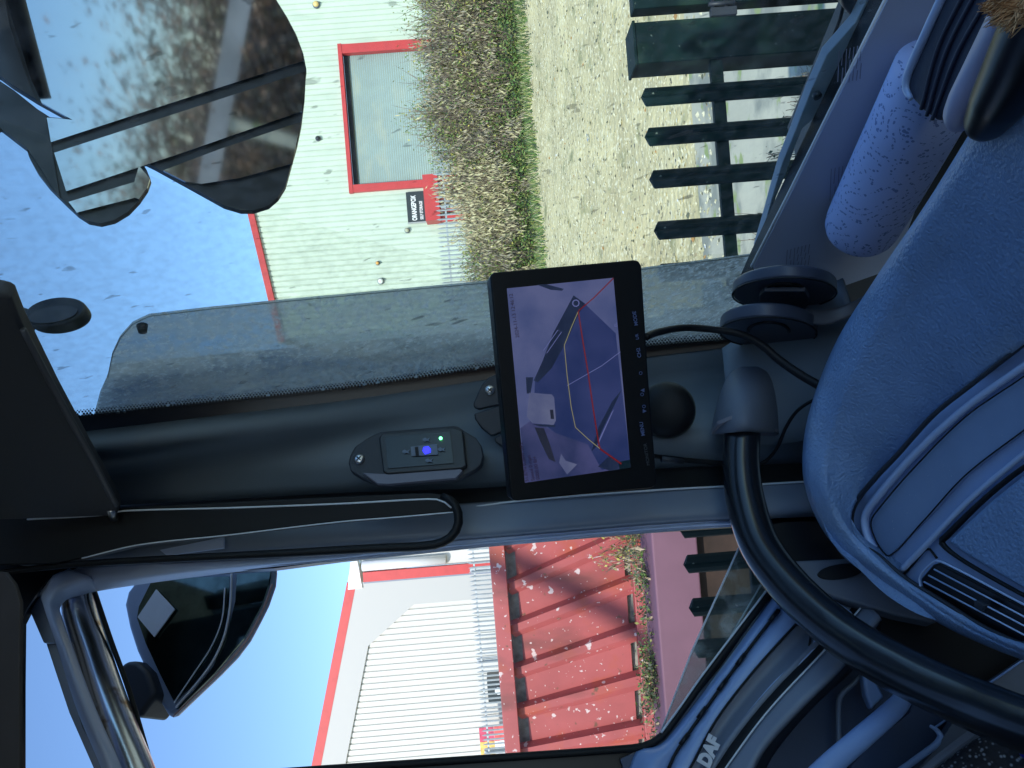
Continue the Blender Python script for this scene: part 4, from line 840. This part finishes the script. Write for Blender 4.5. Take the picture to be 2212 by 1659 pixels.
KM = plane3(P(300, 1300, 1.06), P(560, 1240, 1.04), P(370, 1540, .98))
km = part('kerb_mirror')
ko = [(250, 1225), (287, 1261), (274, 1278), (267, 1306), (277, 1356), (293, 1406), (318, 1460), (337, 1506), (365, 1553), (375, 1546), (415, 1508), (467, 1459), (505, 1420), (533, 1383), (556, 1340), (573, 1306), (588, 1263), (592, 1225), (560, 1200), (300, 1200)]
pan('housing', ko, KM, .016, mat('mirror_shell', (.24, .30, .42), .3), km, bev=.012)
dkm = mat('dark_mirror', (.11, .15, .13), .06, 1.0, var=.4, vs=30)  # dark green mottle painted in for the reflected scene
pan('glass', [(330, 1250), (300, 1310), (296, 1335), (315, 1390), (345, 1455), (376, 1516), (420, 1476), (455, 1430), (480, 1383), (494, 1320), (496, 1245)], off(KM, .004), .003, dkm, km)
pan('wide_glass', [(512, 1240), (508, 1300), (490, 1370), (460, 1440), (420, 1490), (380, 1532), (388, 1530), (462, 1456), (526, 1380), (566, 1306), (580, 1264), (584, 1235)], off(KM, .004), .003, dkm, km)
ptube('rim_line', [(486, 1270), (479, 1340), (456, 1398), (418, 1456), (376, 1518)], 1.6, beadl, km, pl=off(KM, .006), n=30, seg=6)
ptube('rim_line', [(500, 1235), (497, 1310), (484, 1375), (459, 1430), (421, 1481), (380, 1528)], 2.6, beadl, km, pl=off(KM, .006), n=30, seg=6)
ptube('outer_lip', [(588, 1262), (573, 1306), (533, 1383), (467, 1459), (415, 1508), (374, 1548)], 2.8, mat('lip_pinkish', (.42, .28, .27), .3), km, pl=off(KM, .004), n=30, seg=8)
pan('reflected_quad', [(337, 1273), (377, 1316), (333, 1376), (297, 1333)], off(KM, .009), .002, mat('reflection_white', (.60, .62, .66), .5, var=.05, vs=30), km)  # white quad laid on the glass for a reflected paper
pan('mirror_bracket', [(255, 1440), (275, 1426), (296, 1428), (318, 1450), (336, 1502), (297, 1556), (280, 1520)], off(KM, .02), .06, ddark, km, bev=.008)

# scuttle and wiper outside the screen foot
SC = off(WS, -.03)
wp = part('wiper')
pan('scuttle_strip', [(1885, -25), (1847, 50), (1786, 119), (1750, 200), (1715, 291), (1690, 352), (1672, 413), (1657, 467), (1635, 540), (1655, 505), (1677, 425), (1697, 378), (1720, 311), (1734, 277), (1761, 254), (1790, 190), (1850, 92), (1905, 0), (1918, -25)], SC, .01, mat('scuttle_blue', (.28, .34, .42), .5, var=.1, vs=20), wp, bev=.001)
q = W(1763, 203, off(SC, .004)); tube('scuttle_bolt', [q, q+WSN*.004], .004, ddark, wp)
ptube('wiper_arm', [(1765, 170), (1790, 105), (1815, 40), (1832, -30)], 4, black, wp, pl=off(SC, -.02), seg=8)
pan('wiper_hub', [(1812, -20), (1822, 18), (1838, 36), (1850, 44), (1866, 20), (1876, -20)], off(SC, -.01), .02, ddark, wp, bev=.003)
ptube('gap_seal', [(1690, 428), (1735, 330), (1790, 215), (1900, 10), (1925, -40)], [5, 7, 8, 8, 8], mat('seal_brown', (.07, .065, .04), .8), wp, pl=off(SC, -.012), n=30, seg=8)

# ================================================================== LOOSE THINGS IN THE CAB
# monitor
MPL = plane3(P(1059, 590, .668), P(1384, 573, .690), P(1105, 1083, .662))
mo = thing('camera_monitor', P(1240, 830, .69), 'black camera screen showing a dusk blue reversing view on the pillar', 'monitor')
fr_ = [(1059, 600), (1061, 592), (1068, 588), (1370, 561), (1380, 563), (1386, 574), (1400, 800), (1419, 1040), (1416, 1050), (1406, 1054), (1120, 1082), (1110, 1082), (1104, 1076)]
pan('casing', fr_, MPL, .024, mat('monitor_black', (.004, .005, .007), .45, spec=.22, bump=.1, bs=600), mo, bev=.003)
def emat(name, a, b, sc, st):
    m = mat(name, (.01, .01, .015), .25); t = m.node_tree; bs_ = t.nodes['Principled BSDF']; tc = t.nodes.new('ShaderNodeTexCoord'); n = t.nodes.new('ShaderNodeTexNoise'); n.inputs['Scale'].default_value = sc; n.inputs['Detail'].default_value = 5
    t.links.new(tc.outputs['Object'], n.inputs['Vector']); rp = t.nodes.new('ShaderNodeValToRGB'); rp.color_ramp.elements[0].position = .35; rp.color_ramp.elements[1].position = .65; rp.color_ramp.elements[0].color = (*a, 1); rp.color_ramp.elements[1].color = (*b, 1)
    t.links.new(n.outputs['Fac'], rp.inputs[0]); t.links.new(rp.outputs[0], bs_.inputs['Emission Color']); bs_.inputs['Emission Strength'].default_value = st; return m
ES = .20
s_sky = emat('screen_sky', (.09, .13, .36), (.19, .22, .48), 22, ES); s_road = emat('screen_road', (.022, .045, .19), (.06, .085, .28), 24, ES); s_dark = emat('screen_dark', (.012, .024, .075), (.03, .05, .13), 40, ES)
s_van = emat('screen_van', (.14, .17, .38), (.22, .25, .46), 50, ES); s_red = emat('screen_red', (.28, .015, .02), (.30, .02, .02), 5, ES); s_yel = emat('screen_yellow', (.42, .40, .20), (.5, .46, .26), 5, ES); s_line = emat('screen_line', (.2, .24, .6), (.25, .28, .65), 5, ES)
s_mid = emat('screen_mid', (.03, .05, .17), (.11, .12, .33), 30, ES); s_ol = emat('screen_olive', (.02, .028, .06), (.035, .04, .08), 30, ES); s_txt = emat('screen_text', (.02, .006, .03), (.03, .01, .03), 60, ES)
sc_ = pan('screen', [(1095, 623), (1325, 600), (1362, 1010), (1134, 1043)], off(MPL, .0008), .0006, s_sky, mo)
def spx(name, pts, k, m): pan(name, pts, off(MPL, .0008+.0004*k), .0003, m, sc_)
spx('road_view', [(1253, 672), (1262, 655), (1330, 720), (1362, 1005), (1300, 1015), (1270, 960), (1200, 935), (1152, 900), (1156, 815)], 1, s_road)
spx('foreground_view', [(1152, 905), (1200, 935), (1270, 960), (1300, 1015), (1362, 1003), (1362, 1010), (1134, 1043), (1124, 925)], 1, s_mid)
spx('trailer_side', [(1239, 638), (1195, 720), (1172, 780), (1153, 822), (1162, 826), (1192, 795), (1225, 735), (1249, 680), (1264, 656)], 2, s_dark)
spx('pole_shadow', [(1160, 615), (1180, 614), (1218, 624), (1214, 628), (1190, 626)], 2, s_dark)
spx('van_rear', [(1143, 848), (1192, 852), (1197, 858), (1201, 908), (1196, 918), (1150, 914), (1138, 900)], 2, s_van)
spx('van_shadow', [(1150, 916), (1200, 918), (1199, 923), (1165, 921)], 3, s_dark)
spx('van_lamp', [(1188, 885), (1195, 885), (1197, 905), (1190, 905)], 3, s_ol)
spx('van_door', [(1136, 815), (1152, 815), (1146, 850), (1138, 850)], 2, s_dark)
spx('olive_shadow', [(1155, 923), (1175, 925), (1188, 960), (1200, 998), (1186, 992), (1168, 955)], 2, s_ol)
spx('pale_patch', [(1212, 980), (1222, 995), (1247, 1003), (1225, 1025), (1208, 1000)], 2, s_van)
spx('kerb_view', [(1343, 842), (1330, 870), (1300, 930), (1288, 965), (1278, 975), (1292, 925), (1322, 868)], 2, s_dark)
spx('kerb_line', [(1326, 885), (1322, 890), (1296, 945), (1290, 965), (1298, 948)], 3, s_line)
spx('corner_tree', [(1316, 985), (1334, 992), (1337, 1014), (1318, 1017), (1292, 1008)], 3, s_dark)
spx('corner_green', [(1336, 998), (1361, 993), (1362, 1010), (1338, 1014)], 4, emat('screen_green', (.003, .02, .035), (.004, .022, .035), 5, ES))
for pts, m, r in (([(1325, 601), (1283, 643), (1250, 671)], s_red, 1.3), ([(1249, 672), (1258, 730), (1270, 803), (1281, 880), (1294, 962)], s_red, 1.5), ([(1294, 962), (1297, 970), (1342, 1002)], s_red, 1.8), ([(1249, 673), (1235, 705), (1219, 746), (1225, 810), (1234, 880), (1243, 923), (1270, 948), (1297, 970)], s_yel, .9)):
    ptube('guide_line', pts, r, m, sc_, pl=off(MPL, .003), seg=6)
for pts in ([(1181, 763), (1213, 717), (1205, 713), (1174, 757)], [(1340, 760), (1300, 790), (1225, 833)]): ptube('marking_line', pts, .8, s_line, sc_, pl=off(MPL, .0028), seg=5)
ptube('plate_badge', [(1244+7*math.cos(a*.7), 655+7*math.sin(a*.7)) for a in range(10)], 1.3, s_line, sc_, pl=off(MPL, .0028), seg=5)
mxd = (W(1240, 600, MPL)-W(1250, 1050, MPL)).normalized()
mxd = (W(1108, 640, MPL)-W(1122, 730, MPL)).normalized(); myd = (W(1100, 800, MPL)-W(1350, 780, MPL))
def mtext(b_, x, y, s, m, par=sc_, nm='overlay_text', bold=0): text(nm, b_, s, W(x, y, off(MPL, .0032)), mxd, myd, m, par, ext=.0001, bold=bold)
mtext('2024-11-13 12:46:12', 1122, 729, .0046, s_txt)
mtext('51.87N 0.28W GPS', 1142, 1040, .0042, s_txt); mtext('Speed 0 mph', 1155, 1038, .0042, s_txt); mtext('0000.00 BH', 1166, 1036, .0042, s_txt)
mtext('EL', 1334, 706, .0040, s_line)
tw_ = mat('button_text', (.10, .14, .30), .5)
for b_, x, y, s in (('MENU', 1393, 941, .0045), ('CH2', 1385, 772, .0045), ('L/R', 1380, 733, .0036), ('MODE', 1378, 703, .0045)): mtext(b_, x, y, s, tw_, mo, 'button_label', .0001)
def tri(x, y, s): pan('button_symbol', [(x-4*s, y-4), (x-4*s, y+4), (x+4*s, y)], off(MPL, .001), .0008, tw_, mo)
tri(1388, 843, -1); tri(1393, 888, 1)
for x, y in ((1387, 852), (1391, 878), (1384, 806)): ptube('button_ring', [(x+3.2*math.cos(a*.785), y+3.2*math.sin(a*.785)) for a in range(9)], .8, tw_, mo, pl=off(MPL, .001), seg=5)
mtext('MONITOR', 1404, 1005, .0042, mat('logo_grey', (.06, .07, .08), .5), mo, 'front_label')
# monitor mount: triangular bracket plates on the pillar with a screw
br = thing('monitor_bracket', P(1060, 880, .86), 'black mounting bracket with crosshead screw left of the camera screen', 'bracket')
BP = plane3(P(1030, 880, .862), P(1090, 800, .868), P(1090, 940, .858))
pan('bracket_arm', [(1080, 806), (1090, 808), (1110, 860), (1100, 870), (1035, 884), (1024, 880), (1022, 872), (1040, 832), (1055, 815)], BP, .012, ddark, br, bev=.002)
pan('bracket_arm', [(1024, 893), (1085, 875), (1110, 872), (1110, 920), (1070, 940), (1060, 941), (1040, 925), (1026, 905)], BP, .012, ddark, br, bev=.002)
pan('bracket_arm', [(1068, 946), (1105, 925), (1120, 930), (1120, 985), (1085, 965), (1070, 955)], BP, .012, ddark, br, bev=.002)
def screw(px, pl, r, parent):
    c = W(px[0], px[1], pl); n = pl[1]; tube('screw', [c, c+n*r*.25, c+n*r*.5], [r, r, r*.6], screwm, parent, seg=20)
    u = n.orthogonal().normalized(); v = n.cross(u)
    for a, b in ((u, v), (v, u)):
        cc = c+n*r*.53; a = a*r*.55; b = b*r*.13; link('screw_slot', [cc-a-b, cc+a-b, cc+a+b, cc-a+b], [(0, 1, 2, 3)], black, parent)
screw((1058, 843), off(BP, .001), .0055, br)
# warning unit
wu = thing('warning_unit', P(900, 985, .84), 'black side warning unit with lorry icon and green light on the pillar', 'sensor unit')
UP_ = plane3(P(760, 990, .835), P(1040, 960, .835), P(900, 1035, .822))
# outline from picture
o1 = [(752, 1000), (756, 983), (766, 965), (790, 948), (808, 938), (822, 932), (980, 919), (990, 921), (1006, 932), (1028, 945), (1040, 962), (1045, 985), (1040, 1004), (1028, 1014), (985, 1036), (840, 1047), (815, 1046), (780, 1032), (757, 1018)]
pan('unit_base', o1, UP_, .012, ddark, wu, bev=.002)
o2 = [(825, 935), (980, 922), (1000, 930), (1008, 1006), (995, 1012), (835, 1024), (827, 1018), (818, 945)]
pan('unit_top', o2, off(UP_, .008), .010, mat('unit_black', (.02, .024, .03), .4), wu, bev=.002)
pan('unit_window', [(832, 943), (972, 932), (980, 1000), (838, 1012)], off(UP_, .0095), .001, mat('unit_glossy', (.015, .018, .024), .2), wu)
pan('unit_flank', [(782, 1021), (828, 1023), (992, 1011), (1000, 1016), (985, 1033), (840, 1046), (815, 1045)], off(UP_, .006), .006, mat('unit_flank_grey', (.16, .16, .21), .4), wu, bev=.001)
screw((776, 992), off(UP_, .001), .0058, wu)
ico = mat('icon_grey', (.14, .18, .25), .5); UI = off(UP_, .0115)
pan('lorry_icon', [(887, 965), (910, 962), (944, 959), (946, 982), (912, 984), (889, 985)], UI, .0004, ico, wu)
pan('icon_window', [(896, 966), (903, 965), (905, 984), (898, 984)], off(UI, .0004), .0003, black, wu)
pan('blue_light', [(915, 966), (925, 964), (930, 970), (930, 977), (918, 981), (913, 974)], off(UI, .0006), .0004, mat('led_blue', (.01, .01, .3), .4, emit=(.02, .02, 1, 1.6)), wu)
for x, y, s in ((877, 976, 1), (954, 971, 1), (921, 950, 1), (927, 995, 1)): pan('person_icon', [(x-8, y-2), (x-3, y-5), (x+2, y-2), (x+8, y-5), (x+5, y), (x+8, y+4), (x+1, y+2), (x-3, y+4), (x-8, y+1)], UI, .0004, ico, wu)
q = W(952, 947, UI); tube('green_light', [q, q+UP_[1]*.001], .0018, mat('led_green', (.1, .8, .3), .4, emit=(.15, 1, .35, 2.2)), wu, seg=12)
# round black knob
kn = thing('round_suction_mount', P(1440, 887, .85), 'round black suction mount on the pillar under the camera screen', 'mount')
ck = P(1440, 886, .862); nk = (EYE-ck).normalized(); tube('cup', [ck, ck+nk*.012, ck+nk*.028, ck+nk*.034], [.0305, .0305, .027, .018], black, kn, seg=32)
tube('cup_rim', [ck+nk*.0005, ck+nk*.004], .0318, mat('cup_rim', (.10, .11, .10), .3), kn, seg=32)
# suction discs
def disc(name, px, sx, sy, th, d, lab, rot=-.03):
    t = thing(name, P(px[0], px[1], d), lab, 'disc mount', 'black round mounts at the screen foot')
    pl = plane3(P(px[0]-80, px[1], d+.01), P(px[0]+80, px[1], d-.01), P(px[0], px[1]+30, d+.075))
    e = [(px[0]+sx*math.cos(k*math.pi/20)*math.cos(rot)-sy*math.sin(k*math.pi/20)*math.sin(rot), px[1]+sx*math.cos(k*math.pi/20)*math.sin(rot)+sy*math.sin(k*math.pi/20)) for k in range(40)]
    pan('disc_body', e, pl, th, mat(name+'_m', (.045, .055, .085), .42), t, bev=.003)
    ee = [(px[0]+sx*.93*math.cos(k*math.pi/20), px[1]+sy*.9*math.sin(k*math.pi/20)) for k in range(40)]
    ptube('disc_rim', e+[e[0]], 2.0, black, t, pl=off(pl, .0), seg=6)
    ptube('disc_groove', [(px[0]+sx*.42*math.cos(a), px[1]-2+sy*.62*math.sin(a)) for a in [math.pi+math.pi*i/14 for i in range(15)]], 4, black, t, pl=off(pl, .0005), seg=6)
    return t, pl
t1, pl1 = disc('dash_disc_mount', (1695, 634), 113, 34, .013, .80, 'thick black disc mount standing at the foot of the windscreen')
pan('disc_tab', [(1640, 640), (1650, 630), (1740, 630), (1748, 645), (1740, 668), (1690, 679), (1640, 668)], off(pl1, .006), .005, mat('disc_tab', (.04, .05, .08), .5), t1, bev=.001)
t2, pl2 = disc('dash_disc_mount', (1660, 718), 105, 33, .015, .82, 'lower black disc mount overlapping the pillar foot behind cables', rot=.02)
SB = plane3(P(1625, 690, .79), P(1765, 690, .79), P(1700, 700, .77))
stp = thing('grey_strap', P(1700, 690, .79), 'flat grey strap joining the two black disc mounts', 'strap')
pan('strap_plate', [(1632, 672), (1730, 678), (1724, 700), (1628, 699)], plane3(P(1632, 672, .79), P(1730, 678, .79), P(1680, 700, .785)), .004, mat('strap_grey', (.14, .15, .18), .5), stp, bev=.001)
loft('strap_tail', [[P(1730, 668, .79), P(1790, 668, .79), P(1845, 650, .78), P(1885, 625, .76)], [P(1726, 696, .785), P(1790, 700, .785), P(1848, 678, .78), P(1880, 655, .76)]], mat('strap_tail', (.10, .105, .12), .4), stp, n=20, th=.002)
# cables
cb = thing('monitor_cable', P(1500, 715, .80), 'thick black cable from the camera screen passing over the lower disc', 'cable')
ptube('cable', [(1395, 728, .70), (1420, 718, .73), (1480, 708, .77), (1540, 712, .78), (1600, 722, .78), (1645, 745, .78), (1680, 775, .775), (1730, 810, .76), (1800, 850, .74)], [8, 8, 7.5, 7.5, 8, 8.5, 9, 9.5, 10], black, cb, n=60, seg=12)
cb2 = thing('thin_cable', P(1690, 900, .82), 'thin black cable curling between the handle and the dash', 'cable')
ptube('cable', [(1790, 850, .80), (1750, 868, .80), (1720, 890, .81), (1697, 925, .82), (1680, 965, .83), (1655, 995, .84), (1620, 1008, .85)], 3.6, black, cb2, n=40, seg=8)
cb3 = thing('connector_lead', P(1480, 990, .85), 'black connector lead running low along the pillar to the screen', 'cable')
ptube('cable', [(1410, 985, .80), (1450, 990, .83), (1500, 996, .84), (1560, 1000, .845), (1600, 1005, .85)], [5, 5.5, 6, 5, 4], black, cb3, n=30, seg=8)
ptube('plug', [(1430, 992, .81), (1475, 997, .82)], [7, 6], ddark, cb3, seg=10)
# paper
PP = plane3(P(1627, 578, .89), P(1918, 0, .575), P(1860, 560, .86))
ppr = thing('printed_sheet', W(1800, 350, PP), 'large printed white sheet lying along the windscreen foot', 'paper')
pan('sheet', [(1627, 578), (1705, 426), (1792, 250), (1930, -25), (2180, -25), (2050, 260), (1930, 580), (1760, 640), (1640, 625)], PP, .003, paperm, ppr)
ptube('sheet_edge', [(1624, 575), (1702, 422), (1789, 246), (1926, -30)], 3.6, mat('sheet_edge', (.75, .77, .78), .6), ppr, pl=off(PP, .001), seg=6)
ink = mat('faint_ink', (.25, .26, .34), .8)
for cx_, cy_, w_, h_ in ((1812, 110, 40, 78), (1795, 365, 42, 80), (1700, 540, 40, 48)):
    for i in range(7):
        x = cx_+i*w_/5; n_ = [1, 2, 1, 3, 2, 3, 2][i]
        for j in range(n_):
            a = cy_+h_*(j/n_)-i*2; b = cy_+h_*((j+.86)/n_)-i*2; pan('print_line', [(x, a), (x+1.6, a), (x-1.4, b), (x-3, b)], off(PP, .0006), .0004, ink, ppr)
# kitchen roll
def rollmat():
    m = mat('roll_paper', (.62, .66, .78), .85); t = m.node_tree; b = t.nodes['Principled BSDF']; tc = t.nodes.new('ShaderNodeTexCoord')
    nz = t.nodes.new('ShaderNodeTexNoise'); nz.inputs['Scale'].default_value = 26; nz.inputs['Detail'].default_value = 0; t.links.new(tc.outputs['Object'], nz.inputs['Vector'])
    mu = t.nodes.new('ShaderNodeMath'); mu.operation = 'MULTIPLY'; mu.inputs[1].default_value = 10; t.links.new(nz.outputs['Fac'], mu.inputs[0])
    fr2 = t.nodes.new('ShaderNodeMath'); fr2.operation = 'PINGPONG'; fr2.inputs[1].default_value = .5; t.links.new(mu.outputs[0], fr2.inputs[0])
    lt = t.nodes.new('ShaderNodeMath'); lt.operation = 'LESS_THAN'; lt.inputs[1].default_value = .17; t.links.new(fr2.outputs[0], lt.inputs[0])
    v = t.nodes.new('ShaderNodeTexVoronoi'); v.inputs['Scale'].default_value = 330; t.links.new(tc.outputs['Object'], v.inputs['Vector'])
    l2 = t.nodes.new('ShaderNodeMath'); l2.operation = 'LESS_THAN'; l2.inputs[1].default_value = .42; t.links.new(v.outputs['Distance'], l2.inputs[0])
    an = t.nodes.new('ShaderNodeMath'); an.operation = 'MULTIPLY'; t.links.new(lt.outputs[0], an.inputs[0]); t.links.new(l2.outputs[0], an.inputs[1])
    mx = t.nodes.new('ShaderNodeMix'); mx.data_type = 'RGBA'; mx.inputs[6].default_value = (.44, .54, .86, 1); mx.inputs[7].default_value = (.18, .25, .52, 1); t.links.new(an.outputs[0], mx.inputs[0]); t.links.new(mx.outputs[2], b.inputs['Base Color'])
    iv = t.nodes.new('ShaderNodeMath'); iv.operation = 'MULTIPLY'; iv.inputs[1].default_value = -1; t.links.new(an.outputs[0], iv.inputs[0])
    bp = t.nodes.new('ShaderNodeBump'); bp.inputs['Strength'].default_value = .6; bp.inputs['Distance'].default_value = .001; t.links.new(iv.outputs[0], bp.inputs['Height']); t.links.new(bp.outputs[0], b.inputs['Normal']); return m
kr = thing('kitchen_roll', P(1870, 470, .74), 'quilted blue white kitchen paper roll lying at the windscreen foot', 'paper roll')
rp_ = rollmat()
ka, kb = P(1862, 487, .745), P(2036, 150, .58); kd = (kb-ka).normalized()
prof = [(0, .012), (.0005, .024), (.0015, .0285), (.004, .0315), (.009, .0335), (.018, .0345)]
tube('roll', [ka-kd*.012+kd*a for a, r in prof]+[ka.lerp(kb, t) for t in (.15, .4, .7, 1)], [r for a, r in prof]+[.0348, .035, .035, .035], rp_, kr, seg=48)
loft('loose_sheet', [[P(1788, 460, .775), P(1800, 425, .77), P(1850, 320, .73), P(1905, 205, .68), P(1945, 115, .64), P(1965, 60, .62)], [P(1796, 455, .755), P(1812, 420, .75), P(1862, 320, .715), P(1918, 205, .66), P(1958, 118, .625), P(1972, 62, .61)]], rp_, kr, n=30, th=.0006)
# pouch, bottle, brush on top
PO = plane3(P(1953, 178, .56), P(2036, 0, .50), P(2020, 264, .53))
pc_ = thing('ribbed_pouch', P(2030, 120, .52), 'dark navy ribbed pouch lying across the kitchen roll', 'pouch')
pan('pouch_body', [(2050, -30), (1962, 165), (1958, 190), (1968, 216), (1990, 240), (2020, 264), (2030, 256), (2140, 59), (2190, -30)], PO, .025, mat('pouch_navy', (.018, .022, .045), .7, bump=.4, bs=300), pc_, bev=.004)
ptube('pouch_edge', [(2046, -30), (1998, 75), (1962, 158), (1957, 190), (1968, 214)], [10, 10, 9, 8, 5], dlight, pc_, pl=off(PO, .001), n=30, seg=12)
for a_, b_ in (((2090, -30), (1990, 236)), ((2115, -30), (2002, 250)), ((2150, -30), (2014, 258))): ptube('pouch_rib', [a_, ((a_[0]+b_[0])/2-14, (a_[1]+b_[1])/2), b_], 4.5, mat('rib%d' % a_[0], (.03, .035, .065), .6), pc_, pl=off(PO, .001), n=12, seg=8)
bt = thing('lilac_bottle', P(2110, 180, .47), 'smooth pale lilac cylinder resting beside the dark pouch', 'bottle')
ptube('bottle_body', [(2066, 268, .49), (2069, 262, .485), (2075, 250, .48), (2092, 218, .47), (2140, 130, .45), (2200, 20, .42), (2235, -45, .41)], [8, 26, 36, 42, 47, 53, 56], mat('lilac_plastic', (.34, .33, .46), .4, var=.04, vs=20), bt, n=40, seg=32)
fk = thing('lilac_dark_edge', P(2180, 180, .42), 'black rounded flask added for the dark edge of the lilac cylinder', 'edging')  # black body drawn for the dark edge of the lilac cylinder
ptube('dark_edge_body', [(2115, 285, .475), (2120, 276, .47), (2130, 262, .46), (2160, 215, .44), (2215, 120, .41), (2280, 0, .38)], [8, 30, 44, 60, 75, 90], blackg, fk, n=40, seg=32)
bs2 = thing('bristle_brush', P(2190, 20, .36), 'tan frayed bristle tuft poking in at the top right corner', 'brush')
mb = MB()
for i in range(420):
    a = P(2228+rnd.uniform(-10, 30), -14+rnd.uniform(-20, 30), .36); tx = rnd.choice([(2125, 18), (2140, 52), (2175, 66), (2150, 5), (2195, 40), (2210, 20), (2140, 30)]); b_ = P(tx[0]+rnd.gauss(0, 7), tx[1]+rnd.gauss(0, 7), .355+rnd.uniform(-.01, .012)); m1 = a.lerp(b_, .6)+Vector((rnd.gauss(0, .002), 0, rnd.gauss(0, .002)))
    mm = rnd.choice([0, 0, 1]); mb.twig(a, m1, .0005, .0004, mm); mb.twig(m1, b_, .0004, .00015, mm)
mb.build('bristles', [mat('bristle_tan', (.62, .40, .22), .7), mat('bristle_brown', (.35, .18, .08), .7)], bs2)
